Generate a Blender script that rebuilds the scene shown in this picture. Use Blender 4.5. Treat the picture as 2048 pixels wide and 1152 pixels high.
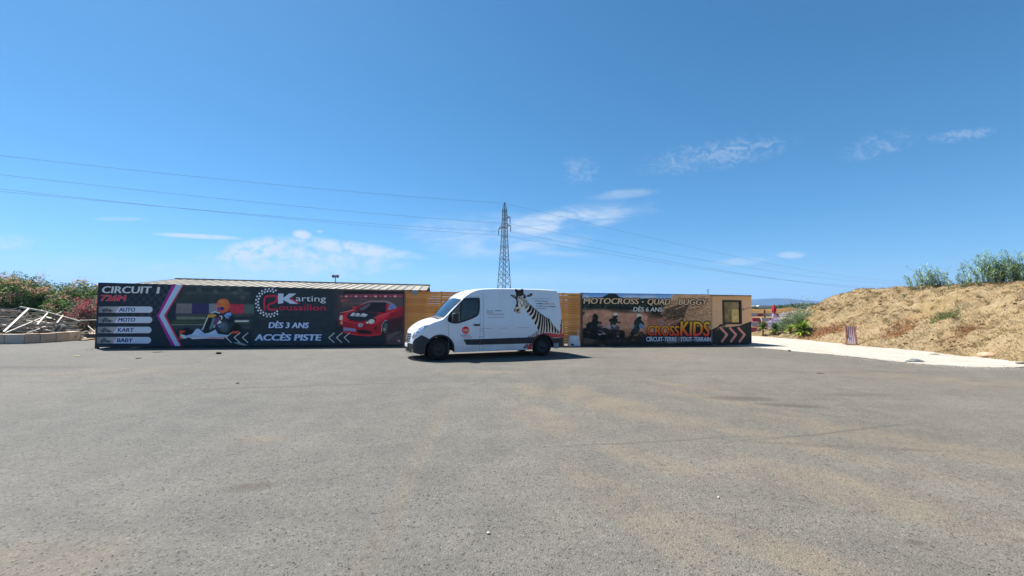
import bpy, math, random
import numpy as np
from mathutils import Vector, Matrix

for o in list(bpy.data.objects):
    bpy.data.objects.remove(o)
SC = bpy.context.scene
COL = SC.collection
R = math.radians
rng = np.random.default_rng(7)
random.seed(7)

# ------------------------------------------------------------------ camera
FPX, PITCH, ROLL, EYE = 800.0, R(3.2), R(0.4), 1.66       # focal length in pixels of a 2048 px wide picture
cr = Vector((1, 0, 0)); cf = Vector((0, math.cos(PITCH), math.sin(PITCH))); cu = cr.cross(cf)
CR = cr * math.cos(ROLL) + cu * math.sin(ROLL); CU = CR.cross(cf); CF = cf
cam_d = bpy.data.cameras.new('camera'); cam = bpy.data.objects.new('camera', cam_d); COL.objects.link(cam)
cam_d.sensor_width = 36.0; cam_d.lens = 36.0 * FPX / 2048.0
cam_d.clip_start = 0.05; cam_d.clip_end = 20000
M = Matrix.Identity(4)
for i, v in enumerate((CR, CU, -CF)):
    for j in range(3): M[j][i] = v[j]
M[2][3] = EYE
cam.matrix_world = M
SC.camera = cam

# ------------------------------------------------------------------ light and exposure
SUN = Vector((-0.50, 0.34, 1.0)).normalized()
SUN_EL = math.asin(SUN.z); SUN_AZ = math.atan2(SUN.x, SUN.y)
sun_d = bpy.data.lights.new('sun', 'SUN'); sun = bpy.data.objects.new('sun', sun_d); COL.objects.link(sun)
sun_d.energy = 5.0; sun_d.angle = R(0.55); sun_d.color = (1.0, 0.95, 0.87)
sun.rotation_euler = SUN.to_track_quat('Z', 'Y').to_euler(); sun.location = SUN * 60
SC.view_settings.view_transform = 'Standard'; SC.view_settings.look = 'None'
SC.view_settings.gamma = 1.0; SC.view_settings.use_curve_mapping = False
SC.view_settings.exposure = 1.3
SKY_STRENGTH = 0.056

# ------------------------------------------------------------------ helpers: node building
TONE = 1.0
def lin(c):
    if isinstance(c, str):
        c = c.lstrip('#'); c = [int(c[i:i + 2], 16) / 255 for i in (0, 2, 4)]
    return tuple((x / 12.92 if x <= 0.04045 else ((x + 0.055) / 1.055) ** 2.4) * TONE for x in c)

class NT:
    def __init__(s, tree): s.t = tree; s.n = tree.nodes; s.l = tree.links
    def new(s, typ, **kw):
        n = s.n.new(typ)
        for k, v in kw.items(): setattr(n, k, v)
        return n
    def put(s, sock, v):
        if isinstance(v, bpy.types.NodeSocket): s.l.new(v, sock)
        elif v is not None:
            if isinstance(v, (tuple, list)) and len(v) == 3 and sock.type == 'RGBA': v = (*v, 1)
            sock.default_value = v
    def math(s, op, a, b=None, c=None, clamp=False):
        n = s.new('ShaderNodeMath', operation=op, use_clamp=clamp)
        s.put(n.inputs[0], a)
        if b is not None: s.put(n.inputs[1], b)
        if c is not None: s.put(n.inputs[2], c)
        return n.outputs[0]
    def mix(s, f, a, b, blend='MIX'):
        n = s.new('ShaderNodeMix', data_type='RGBA', blend_type=blend)
        n.clamp_factor = True
        s.put(n.inputs[0], f); s.put(n.inputs[6], a); s.put(n.inputs[7], b)
        return n.outputs[2]
    def ramp(s, v, lo, hi, a=0.0, b=1.0, smooth=True):
        n = s.new('ShaderNodeMapRange', interpolation_type='SMOOTHSTEP' if smooth else 'LINEAR')
        s.put(n.inputs[0], v); s.put(n.inputs[1], lo); s.put(n.inputs[2], hi); s.put(n.inputs[3], a); s.put(n.inputs[4], b)
        return n.outputs[0]
    def noise(s, vec, scale, detail=3.0, rough=0.55, dist=0.0, dims='3D'):
        n = s.new('ShaderNodeTexNoise', noise_dimensions=dims)
        if vec is not None: s.put(n.inputs['Vector'], vec)
        n.inputs['Scale'].default_value = scale; n.inputs['Detail'].default_value = detail
        n.inputs['Roughness'].default_value = rough; n.inputs['Distortion'].default_value = dist
        return n.outputs[0]
    def mapping(s, vec, scale=(1, 1, 1), loc=(0, 0, 0), rot=(0, 0, 0)):
        n = s.new('ShaderNodeMapping'); s.put(n.inputs[0], vec)
        n.inputs[1].default_value = loc; n.inputs[2].default_value = rot; n.inputs[3].default_value = scale
        return n.outputs[0]

def new_mat(name):
    m = bpy.data.materials.new(name); m.use_nodes = True
    t = NT(m.node_tree); b = m.node_tree.nodes['Principled BSDF']
    return m, t, b

def mat(name, col, rough=0.6, metal=0.0, spec=0.4, col2=None, scale=4.0, amount=1.0, detail=5.0, bump=0.0, bscale=None,
        coat=0.0, island=0.0, stretch=(1, 1, 1)):
    m, t, b = new_mat(name)
    col = lin(col) if isinstance(col, str) else col
    co = t.new('ShaderNodeTexCoord').outputs['Object']
    if stretch != (1, 1, 1): co = t.mapping(co, stretch)
    c = col
    if col2 is not None:
        col2 = lin(col2) if isinstance(col2, str) else col2
        c = t.mix(t.ramp(t.noise(co, scale, detail, 0.6), 0.35, 0.68, 0, amount), col, col2)
    if island:
        g = t.new('ShaderNodeNewGeometry').outputs['Random Per Island']
        c = t.mix(1.0, c, t.mix(g, (1 - island,) * 3, (1 + island,) * 3), 'MULTIPLY')
    t.put(b.inputs['Base Color'], c)
    b.inputs['Roughness'].default_value = rough; b.inputs['Metallic'].default_value = metal
    b.inputs['Specular IOR Level'].default_value = spec; b.inputs['Coat Weight'].default_value = coat
    b.inputs['Coat Roughness'].default_value = 0.05
    if bump:
        bn = t.new('ShaderNodeBump'); bn.inputs['Strength'].default_value = 1.0; bn.inputs['Distance'].default_value = bump
        t.put(bn.inputs['Height'], t.noise(co, bscale or scale * 3, 6, 0.65)); t.put(b.inputs['Normal'], bn.outputs[0])
    return m

def leaf_mat(name, c1, c2, rough=0.6, transl=0.25):
    m, t, b = new_mat(name)
    g = t.new('ShaderNodeNewGeometry').outputs['Random Per Island']
    co = t.new('ShaderNodeTexCoord').outputs['Object']
    f = t.math('ADD', t.math('MULTIPLY', g, 0.65), t.math('MULTIPLY', t.noise(co, 1.3, 2), 0.5))
    c = t.mix(t.ramp(f, 0.25, 0.85), lin(c1), lin(c2))
    t.put(b.inputs['Base Color'], c); b.inputs['Roughness'].default_value = rough; b.inputs['Specular IOR Level'].default_value = 0.25
    tr = t.new('ShaderNodeBsdfTranslucent'); t.put(tr.inputs[0], c)
    mx = t.new('ShaderNodeMixShader'); mx.inputs[0].default_value = transl
    t.put(mx.inputs[1], b.outputs[0]); t.put(mx.inputs[2], tr.outputs[0])
    t.put(m.node_tree.nodes['Material Output'].inputs[0], mx.outputs[0])
    return m

# ------------------------------------------------------------------ helpers: measuring the photograph
def ray(px, py):
    d = CF * FPX + CR * (px - 1024) - CU * (py - 576)
    return d
def ground(px, py, z=0.0):
    d = ray(px, py); k = (z - EYE) / d.z
    return Vector((d.x * k, d.y * k, z))
def at_depth(px, py, Y):
    d = ray(px, py); k = Y / d.y
    return Vector((d.x * k, Y, EYE + d.z * k))

class Frame:
    """A vertical-plane frame: origin on the ground, x axis along the plane, y away from the viewer, z up."""
    def __init__(s, o, ang): s.o = Vector((o[0], o[1], 0)); s.a = ang; s.c = math.cos(ang); s.s = math.sin(ang)
    def local(s, p):
        v = Vector(p) - s.o
        return Vector((v.x * s.c + v.y * s.s, -v.x * s.s + v.y * s.c, v.z))
    def world(s, p):
        return Vector((s.o.x + p[0] * s.c - p[1] * s.s, s.o.y + p[0] * s.s + p[1] * s.c, p[2]))
    def hit(s, px, py, y=0.0):
        o = s.local((0, 0, EYE)); d = ray(px, py); dl = Vector((d.x * s.c + d.y * s.s, -d.x * s.s + d.y * s.c, d.z))
        k = (y - o.y) / dl.y
        return o + dl * k
    def hits(s, px, py, y=0.0):
        """the same for arrays"""
        o = s.local((0, 0, EYE)); px = np.asarray(px, float); py = np.asarray(py, float)
        d = [CF[i] * FPX + CR[i] * (px - 1024) - CU[i] * (py - 576) for i in range(3)]
        lx, ly = d[0] * s.c + d[1] * s.s, -d[0] * s.s + d[1] * s.c; k = (y - o.y) / ly
        return np.stack([o.x + lx * k, o.y + ly * k, EYE + d[2] * k], -1)

# ------------------------------------------------------------------ helpers: objects
def tag(o, label=None, cat=None, group=None, kind=None):
    if label: o['label'] = label
    if cat: o['category'] = cat
    if group: o['group'] = group
    if kind: o['kind'] = kind
    return o
def empty(name, loc=(0, 0, 0), rz=0.0):
    o = bpy.data.objects.new(name, None); COL.objects.link(o); o.empty_display_size = 0.2
    o.location = loc; o.rotation_euler = (0, 0, rz)
    return o
def link_mesh(name, me, m=None, parent=None, smooth=False, loc=None):
    if m is not None: me.materials.append(m)
    o = bpy.data.objects.new(name, me); COL.objects.link(o)
    if parent is not None: o.parent = parent
    if loc is not None: o.location = loc
    if smooth: me.polygons.foreach_set('use_smooth', [True] * len(me.polygons))
    return o
def np_mesh(name, V, F):
    """V (n,3), F (m,3|4) int arrays"""
    me = bpy.data.meshes.new(name); V = np.asarray(V, dtype=np.float32); F = np.asarray(F, dtype=np.int32)
    k = F.shape[1]; n = len(F)
    me.vertices.add(len(V)); me.vertices.foreach_set('co', V.ravel())
    me.loops.add(n * k); me.loops.foreach_set('vertex_index', F.ravel())
    me.polygons.add(n); me.polygons.foreach_set('loop_start', np.arange(0, n * k, k, dtype=np.int32))
    me.update(calc_edges=True); me.validate()
    return me

class MB:
    def __init__(s): s.v = []; s.f = []
    def add(s, vs, fs):
        b = len(s.v); s.v += [tuple(x) for x in vs]; s.f += [[i + b for i in q] for q in fs]
        return s
    def box(s, lo, hi, rot=None, piv=(0, 0, 0)):
        x0, y0, z0 = lo; x1, y1, z1 = hi
        vs = [(x0, y0, z0), (x1, y0, z0), (x1, y1, z0), (x0, y1, z0), (x0, y0, z1), (x1, y0, z1), (x1, y1, z1), (x0, y1, z1)]
        if rot is not None: vs = [rot @ (Vector(p) - Vector(piv)) + Vector(piv) for p in vs]
        return s.add(vs, [[0, 3, 2, 1], [4, 5, 6, 7], [0, 1, 5, 4], [1, 2, 6, 5], [2, 3, 7, 6], [3, 0, 4, 7]])
    def bar(s, a, b, w, h=None, up=(0, 0, 1)):
        """square bar from a to b"""
        a = Vector(a); b = Vector(b); h = h or w; d = (b - a).normalized(); u = Vector(up)
        if abs(d.dot(u)) > 0.98: u = Vector((1, 0, 0))
        x = d.cross(u).normalized() * (w / 2); y = d.cross(x).normalized() * (h / 2)
        vs = [a - x - y, a + x - y, a + x + y, a - x + y, b - x - y, b + x - y, b + x + y, b - x + y]
        return s.add(vs, [[0, 1, 2, 3], [7, 6, 5, 4], [0, 4, 5, 1], [1, 5, 6, 2], [2, 6, 7, 3], [3, 7, 4, 0]])
    def tube(s, pts, r, n=8, caps=True):
        pts = [Vector(p) for p in pts]; rs = r if isinstance(r, (list, tuple)) else [r] * len(pts)
        rings = []
        for i, p in enumerate(pts):
            d = (pts[min(i + 1, len(pts) - 1)] - pts[max(i - 1, 0)]).normalized()
            u = Vector((0, 0, 1)) if abs(d.z) < 0.95 else Vector((1, 0, 0))
            x = d.cross(u).normalized(); y = d.cross(x)
            rings.append([p + (x * math.cos(2 * math.pi * k / n) + y * math.sin(2 * math.pi * k / n)) * rs[i] for k in range(n)])
        vs = [q for g in rings for q in g]; fs = []
        for i in range(len(pts) - 1):
            for k in range(n): fs.append([i * n + k, i * n + (k + 1) % n, (i + 1) * n + (k + 1) % n, (i + 1) * n + k])
        if caps: fs.append(list(range(n))[::-1]); fs.append([(len(pts) - 1) * n + k for k in range(n)])
        return s.add(vs, fs)
    def lathe(s, prof, n=24, axis='z', c=(0, 0, 0)):
        """prof: (radius, height) pairs"""
        vs = []; fs = []
        for (r, h) in prof:
            for k in range(n):
                a = 2 * math.pi * k / n; p = (r * math.cos(a), r * math.sin(a), h)
                if axis == 'y': p = (p[0], p[2], p[1])
                vs.append((p[0] + c[0], p[1] + c[1], p[2] + c[2]))
        for i in range(len(prof) - 1):
            for k in range(n): fs.append([i * n + k, i * n + (k + 1) % n, (i + 1) * n + (k + 1) % n, (i + 1) * n + k])
        return s.add(vs, fs)
    def prism(s, pts, y0, y1):
        """outline (x,z) extruded from y0 to y1"""
        n = len(pts); vs = [(p[0], y0, p[1]) for p in pts] + [(p[0], y1, p[1]) for p in pts]
        fs = [list(range(n)), [n + i for i in range(n)][::-1]] + [[i, i + n, (i + 1) % n + n, (i + 1) % n] for i in range(n)]
        return s.add(vs, fs)
    def build(s, name, m=None, parent=None, smooth=False, bevel=0.0, loc=None):
        me = bpy.data.meshes.new(name); me.from_pydata(s.v, [], s.f); me.update()
        import bmesh
        bm = bmesh.new(); bm.from_mesh(me); bmesh.ops.recalc_face_normals(bm, faces=bm.faces)
        if bevel:
            bmesh.ops.bevel(bm, geom=bm.edges[:], offset=bevel, segments=2, affect='EDGES', profile=0.7)
        bm.to_mesh(me); bm.free()
        return link_mesh(name, me, m, parent, smooth, loc)

def sheet(name, pts, z, m, parent=None):
    me = bpy.data.meshes.new(name); me.from_pydata([(p[0], p[1], z) for p in pts], [], [list(range(len(pts)))]); me.update()
    if me.polygons[0].normal.z < 0: me.flip_normals()
    return link_mesh(name, me, m, parent)

def smooth_curve(pts, n=8):
    """Catmull-Rom through 2D or 3D points"""
    P = [np.array(p, float) for p in pts]; P = [2 * P[0] - P[1]] + P + [2 * P[-1] - P[-2]]; out = []
    for i in range(1, len(P) - 2):
        for k in range(n):
            t = k / n; a, b, c, d = P[i - 1:i + 3]
            out.append(0.5 * (2 * b + (c - a) * t + (2 * a - 5 * b + 4 * c - d) * t * t + (3 * b - a - 3 * c + d) * t ** 3))
    out.append(P[-2]); return out

def vnoise(x, y, seed=0, octaves=4):
    """value noise for numpy arrays"""
    r = np.random.default_rng(seed); tab = r.random((256, 256)); out = np.zeros_like(x, dtype=float); amp = 1.0; tot = 0
    for o in range(octaves):
        xi = np.floor(x).astype(int); yi = np.floor(y).astype(int); fx = x - xi; fy = y - yi
        fx = fx * fx * (3 - 2 * fx); fy = fy * fy * (3 - 2 * fy)
        g = lambda a, b: tab[a & 255, b & 255]
        v = (g(xi, yi) * (1 - fx) + g(xi + 1, yi) * fx) * (1 - fy) + (g(xi, yi + 1) * (1 - fx) + g(xi + 1, yi + 1) * fx) * fy
        out += v * amp; tot += amp; amp *= 0.5; x = x * 2.03 + 17.1; y = y * 2.03 + 5.7
    return out / tot

def leaves(centres, spread, size, per, r, aspect=0.35, droop=0.0, up=0.0):
    """many leaf-sized quads around clump centres -> V, F"""
    c = np.repeat(np.asarray(centres), per, axis=0); n = len(c)
    p = c + r.normal(0, 1, (n, 3)) * np.asarray(spread)
    d = r.normal(0, 1, (n, 3)); d[:, 2] = d[:, 2] * (0.6) + up - droop; d /= np.linalg.norm(d, axis=1)[:, None]
    q = np.cross(d, r.normal(0, 1, (n, 3))); q /= np.linalg.norm(q, axis=1)[:, None]
    L = size * r.uniform(0.6, 1.3, (n, 1)); W = L * aspect
    V = np.stack([p - d * L * .5, p + q * W * .5, p + d * L * .5, p - q * W * .5], 1).reshape(-1, 3)
    F = np.arange(n * 4).reshape(n, 4)
    return V, F

# ------------------------------------------------------------------ world: sky with thin clouds
def build_world():
    w = bpy.data.worlds.new('World'); SC.world = w; w.use_nodes = True
    t = NT(w.node_tree); bg = w.node_tree.nodes['Background']
    sky = t.new('ShaderNodeTexSky', sky_type='NISHITA'); sky.sun_disc = False
    sky.sun_elevation = SUN_EL; sky.sun_rotation = SUN_AZ
    sky.altitude = 0; sky.air_density = 0.9; sky.dust_density = 0.25; sky.ozone_density = 10.0
    g = t.new('ShaderNodeTexCoord').outputs['Generated']
    sp = t.new('ShaderNodeSeparateXYZ'); t.put(sp.inputs[0], g)
    yy = t.math('MAXIMUM', sp.outputs[1], 0.02)
    U = t.math('DIVIDE', sp.outputs[0], yy); V = t.math('DIVIDE', sp.outputs[2], yy)
    front = t.ramp(sp.outputs[1], 0.03, 0.15)
    cb = t.new('ShaderNodeCombineXYZ'); t.put(cb.inputs[0], U); t.put(cb.inputs[1], V); uv = cb.outputs[0]
    n1 = t.noise(t.mapping(uv, (5, 16, 1), rot=(0, 0, R(14))), 1.6, 7, 0.62, 0.6)
    n2 = t.noise(t.mapping(uv, (13, 24, 1)), 1.9, 9, 0.62, 0.3)
    n3 = t.noise(t.mapping(uv, (14, 22, 1), rot=(0, 0, R(25))), 2.4, 6, 0.6, 1.2)
    clouds = [  # centre x, y, half width, half height, tilt, opacity, texture, lower, upper noise threshold
        (395, 472.5, 105, 6, 2.5, 0.80, n2, 0.15, 0.55), (505, 503, 100, 30, -12, 0.95, n2, 0.40, 0.62), (700, 497, 170, 18, 7, 0.90, n2, 0.34, 0.66),
        (600, 522, 250, 44, 0, 0.95, n2, 0.32, 0.78), (604, 470, 24, 12, 8, 0.9, n2, 0.36, 0.58), (640, 463, 9, 4, 0, 0.4, n2, 0.1, 0.5),
        (790, 533, 26, 9, 0, 0.5, n2, 0.3, 0.66), (325, 535, 40, 14, 0, 0.45, n2, 0.32, 0.66), (420, 550, 300, 34, 0, 0.5, n2, 0.2, 0.9),
        (1110, 446, 200, 30, -9, 0.85, n1, 0.38, 0.74), (985, 474, 230, 56, 0, 0.70, n1, 0.36, 0.85), (1245, 389, 90, 13, -5, 0.34, n1, 0.42, 0.8), (1190, 425, 190, 26, -6, 0.34, n1, 0.42, 0.85),
        (1100, 506, 150, 9, 3, 0.42, n1, 0.34, 0.8), (1060, 556, 260, 18, 0, 0.34, n1, 0.34, 0.8), (1430, 310, 195, 38, -10, 0.40, n3, 0.42, 0.92),
        (1160, 340, 46, 40, 10, 0.26, n3, 0.44, 0.84), (1760, 290, 100, 30, -16, 0.28, n3, 0.44, 0.85), (1920, 271, 95, 16, -8, 0.30, n3, 0.42, 0.84),
        (1582, 510, 34, 9, 0, 0.55, n2, 0.25, 0.66), (1480, 523, 80, 10, -5, 0.42, n1, 0.34, 0.76), (15, 485, 72, 18, 0, 0.55, n2, 0.36, 0.7), (240, 438, 66, 5, 0, 0.40, n2, 0.2, 0.7),
        (100, 535, 260, 34, 0, 0.30, n1, 0.3, 0.85)]
    tot = None
    for (x, y, hw, hh, tilt, op, nz, lo, hi) in clouds:
        d = ray(x, y); u0, v0 = d.x / d.y, d.z / d.y
        du = t.math('SUBTRACT', U, u0); dv = t.math('SUBTRACT', V, v0); c, s = math.cos(R(-tilt)), math.sin(R(-tilt))
        a = t.math('DIVIDE', t.math('ADD', t.math('MULTIPLY', du, c), t.math('MULTIPLY', dv, s)), hw / FPX)
        b = t.math('DIVIDE', t.math('ADD', t.math('MULTIPLY', du, -s), t.math('MULTIPLY', dv, c)), hh / FPX)
        r2 = t.math('ADD', t.math('MULTIPLY', a, a), t.math('MULTIPLY', b, b))
        m = t.ramp(r2, 1.0, 0.0)
        k = t.math('MULTIPLY', t.ramp(t.math('ADD', nz, t.math('MULTIPLY', m, 0.08)), lo, hi), t.math('MULTIPLY', t.math('POWER', m, .75), op))
        tot = k if tot is None else t.math('MAXIMUM', tot, k)
    tot = t.math('MULTIPLY', tot, front, clamp=True)
    cl = tuple(v / SKY_STRENGTH for v in (0.31, 0.345, 0.375))
    hs = t.new('ShaderNodeHueSaturation'); hs.inputs['Saturation'].default_value = 1.12; hs.inputs['Hue'].default_value = 0.485; t.put(hs.inputs['Color'], sky.outputs[0])
    t.put(bg.inputs[0], t.mix(tot, hs.outputs[0], cl)); bg.inputs[1].default_value = SKY_STRENGTH
build_world()

TONE = 0.50                                            # sunlit ground colours below are given as they look; the materials are this much darker
# ================================================================== SETTING: ground, gravel, mound, hills
FL0, FL1 = ground(189, 697), ground(806, 692)            # foot of the left container row
FR0, FR1, FR2 = ground(1164, 692), ground(1423, 690.5), ground(1503, 689.5)
FRL = Frame(FL0, math.atan2(FL1.y - FL0.y, FL1.x - FL0.x))
FRR = Frame(FR0, math.atan2(FR1.y - FR0.y, FR1.x - FR0.x))

def asphalt_material():
    m, t, b = new_mat('asphalt')
    P = t.new('ShaderNodeTexCoord').outputs['Object']
    sp = t.new('ShaderNodeSeparateXYZ'); t.put(sp.inputs[0], P); X, Y = sp.outputs[0], sp.outputs[1]
    vo = t.new('ShaderNodeTexVoronoi'); t.put(vo.inputs['Vector'], P); vo.inputs['Scale'].default_value = 84
    sv = t.new('ShaderNodeSeparateColor'); t.put(sv.inputs[0], vo.outputs['Color'])
    vo2 = t.new('ShaderNodeTexVoronoi'); t.put(vo2.inputs['Vector'], P); vo2.inputs['Scale'].default_value = 64
    sv2 = t.new('ShaderNodeSeparateColor'); t.put(sv2.inputs[0], vo2.outputs['Color'])
    big = t.noise(P, 0.22, 5, 0.6); mid = t.noise(P, 1.7, 5, 0.65, 0.4); fine = t.noise(P, 15, 4, 0.7)
    warm = t.ramp(t.math('ADD', X, t.math('MULTIPLY', big, 4)), -3.5, 8, 0.0, 0.75)
    base = t.mix(warm, lin('#868581'), lin('#8e887c'))
    base = t.mix(t.ramp(big, 0.3, 0.7), t.mix(1, base, (0.90, 0.90, 0.90), 'MULTIPLY'), t.mix(1, base, (1.08, 1.07, 1.05), 'MULTIPLY'))
    base = t.mix(1, base, t.mix(t.ramp(mid, 0.3, 0.72), (0.90, 0.90, 0.905), (1.09, 1.09, 1.08)), 'MULTIPLY')
    base = t.mix(1, base, t.mix(t.ramp(fine, 0.25, 0.75), (0.87, 0.87, 0.87), (1.13, 1.13, 1.13)), 'MULTIPLY')
    roll = t.noise(t.mapping(P, (.12, 2.6, 1), rot=(0, 0, R(-4))), 1.0, 4, .6); base = t.mix(1, base, t.mix(t.ramp(roll, .3, .7), (.955, .955, .955), (1.04, 1.04, 1.04)), 'MULTIPLY')
    # single stones of the aggregate: mostly grey, some dark, few pale
    st = t.mix(t.ramp(sv.outputs[0], 0.0, 1.0, smooth=False), (0.86, 0.86, 0.865), (1.13, 1.13, 1.125))
    base = t.mix(1, base, st, 'MULTIPLY')
    base = t.mix(t.ramp(sv2.outputs[1], 0.94, 0.95, 0, 0.62), base, lin('#3e3d3c'))
    base = t.mix(t.ramp(sv2.outputs[2], 0.975, 0.985, 0, 0.25), base, lin('#c8c2b6'))
    pits = t.ramp(vo.outputs['Distance'], 0.45, 0.75, 0, 0.28)
    base = t.mix(pits, base, lin('#4a4948'))
    # blown dust, stains and wear with places of their own
    def patch(px, py, length, width, ang, lo=0.25, hi=0.7, nscale=(1, 1, 1)):
        g = ground(px, py); c, s = math.cos(R(ang)), math.sin(R(ang))
        dx = t.math('SUBTRACT', X, g.x); dy = t.math('SUBTRACT', Y, g.y)
        a = t.math('DIVIDE', t.math('ADD', t.math('MULTIPLY', dx, c), t.math('MULTIPLY', dy, s)), length)
        d = t.math('DIVIDE', t.math('ADD', t.math('MULTIPLY', dx, -s), t.math('MULTIPLY', dy, c)), width)
        r2 = t.ramp(t.math('ADD', t.math('MULTIPLY', a, a), t.math('MULTIPLY', d, d)), 1.0, 0.0)
        return t.math('MULTIPLY', t.ramp(mid, lo, hi), r2)
    def union(ps):
        o = ps[0]
        for p in ps[1:]: o = t.math('MAXIMUM', o, p)
        return o
    dust = union([patch(1215, 806, 2.1, 0.75, -58, 0.15, 0.6), patch(1085, 838, 1.2, 0.5, -70), patch(1065, 780, 1.0, 0.5, -60), patch(1150, 776, .7, .5, 0),
                  patch(1505, 868, 2.6, 0.35, -52), patch(1440, 800, 2.2, 0.3, -55), patch(1360, 770, 1.6, .3, -50), patch(1640, 850, 1.3, .6, -40),
                  patch(1720, 990, 1.6, .5, -38), patch(1640, 960, 1.4, .5, -45), patch(1560, 1100, 1.0, .3, -40), patch(1850, 890, 1.8, 0.6, -40),
                  t.math('MULTIPLY', patch(845, 900, 4.8, 0.16, 93, 0.1, 0.7), .45), patch(1240, 1000, 1.3, .35, -70), patch(510, 880, .5, .25, 0), patch(1900, 760, 3.5, 1.2, -30, .2, .8),
                  patch(1300, 920, 0.9, .35, -50), patch(30, 1140, .8, .5, 10), patch(960, 745, 1.6, .6, 0), patch(230, 745, 3, 1.2, 10, .3, .8)])
    base = t.mix(t.math('MULTIPLY', dust, 0.27), base, t.mix(1, lin('#b09876'), t.mix(t.ramp(fine, .2, .8), (.85, .85, .85), (1.1, 1.1, 1.1)), 'MULTIPLY'))
    stain = union([patch(1482, 797, 0.85, 0.30, -5, 0.1, 0.5), patch(1580, 811, 0.75, 0.18, -12, 0.2, .5), patch(1600, 813, .5, .12, -10, .1, .4), patch(500, 974, 0.30, 0.14, 15, 0.2, 0.6),
                   patch(45, 735, 2.4, 0.5, 4, 0.2, 0.7), patch(1832, 1085, .09, .05, 0, 0, .3), patch(1195, 715, .5, .25, 0, .2, .6), patch(1325, 750, .6, .2, 20, .3, .7),
                   patch(1690, 893, 1.4, .10, -8, .35, .6), patch(1730, 790, 1.2, .3, 0, .3, .7), patch(1000, 728, .6, .2, 0)])
    base = t.mix(t.math('MULTIPLY', stain, 0.46), base, lin('#544b42'))
    # paving joints: long thin darker lines between the laid strips
    wob = t.math('MULTIPLY', t.math('SUBTRACT', t.noise(P, 0.8, 3), 0.5), 0.25)
    def joint(p, q, w, reach):
        g1, g2 = ground(*p), ground(*q); d = (g2 - g1).normalized(); L = (g2 - g1).length
        dx = t.math('SUBTRACT', X, g1.x); dy = t.math('SUBTRACT', Y, g1.y)
        al = t.math('ADD', t.math('MULTIPLY', dx, d.x), t.math('MULTIPLY', dy, d.y))
        ac = t.math('ABSOLUTE', t.math('ADD', t.math('ADD', t.math('MULTIPLY', dx, -d.y), t.math('MULTIPLY', dy, d.x)), wob))
        e = t.math('MULTIPLY', t.ramp(al, -reach, reach), t.ramp(al, L + reach, L - reach))
        return t.math('MULTIPLY', t.ramp(ac, w, 0.0), t.math('MULTIPLY', e, t.ramp(mid, 0.3, 0.6, 0.4, 1)))
    js = union([joint((1130, 893), (1500, 872), 0.05, 0.6), joint((1480, 882), (1850, 846), 0.07, 1.0), joint((300, 782), (860, 764), 0.10, 2), joint((1300, 742), (1900, 745), 0.12, 2)])
    base = t.mix(t.math('MULTIPLY', js, 0.45), base, lin('#5b5753'))
    t.put(b.inputs['Base Color'], base)
    b.inputs['Roughness'].default_value = 0.88; b.inputs['Specular IOR Level'].default_value = 0.25
    bn = t.new('ShaderNodeBump'); bn.inputs['Strength'].default_value = 0.9; bn.inputs['Distance'].default_value = 0.006
    h = t.math('ADD', t.math('MULTIPLY', sv.outputs[1], 0.5), t.math('SUBTRACT', t.math('MULTIPLY', fine, .6), t.math('MULTIPLY', vo.outputs['Distance'], 1.1)))
    t.put(bn.inputs['Height'], h); t.put(b.inputs['Normal'], bn.outputs[0])
    return m

def gravel_material(name, c1, c2, scale=38):
    m, t, b = new_mat(name)
    P = t.new('ShaderNodeTexCoord').outputs['Object']
    vo = t.new('ShaderNodeTexVoronoi'); t.put(vo.inputs['Vector'], P); vo.inputs['Scale'].default_value = scale
    sv = t.new('ShaderNodeSeparateColor'); t.put(sv.inputs[0], vo.outputs['Color'])
    c = t.mix(t.ramp(t.noise(P, 1.1, 5, .6), .3, .7), lin(c1), lin(c2))
    c = t.mix(1, c, t.mix(sv.outputs[0], (.72, .72, .72), (1.18, 1.18, 1.18)), 'MULTIPLY')
    c = t.mix(t.ramp(t.noise(P, 5, 4, .7), .58, .78, 0, .5), c, lin('#b3a48e'))
    t.put(b.inputs['Base Color'], c); b.inputs['Roughness'].default_value = .95; b.inputs['Specular IOR Level'].default_value = .15
    bn = t.new('ShaderNodeBump'); bn.inputs['Distance'].default_value = .012; t.put(bn.inputs['Height'], t.math('MULTIPLY', vo.outputs['Distance'], -1.0))
    t.put(b.inputs['Normal'], bn.outputs[0])
    return m

M_asphalt = asphalt_material()
M_gravel = gravel_material('white_gravel', '#e6dfd3', '#d6cdbf')
M_earth = mat('dry_earth', '#a08a64', .95, spec=.1, col2='#7f7148', scale=.06, bump=.03, bscale=3)
M_pale = gravel_material('pale_ground', '#c9b89f', '#bba98f', 20)

# far ground, one disc to the horizon
k = 72
earth = sheet('ground', [(4300 * math.cos(2 * math.pi * i / k), 4300 * math.sin(2 * math.pi * i / k)) for i in range(k)], -0.05, M_earth)
tag(earth, kind='structure')
lot = [(-70, -40), (30, -40), (30, 8), (17.9, 12.4), (14.6, 12.42), (13.5, 13.2), (12.8, 15.3), (11.8, 17.7), (11.0, 19.75), (9.8, 26), (-16, 23), (-23, 19.2), (-70, 19.2)]
tag(sheet('asphalt', lot, 0.0, M_asphalt), kind='structure')

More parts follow.
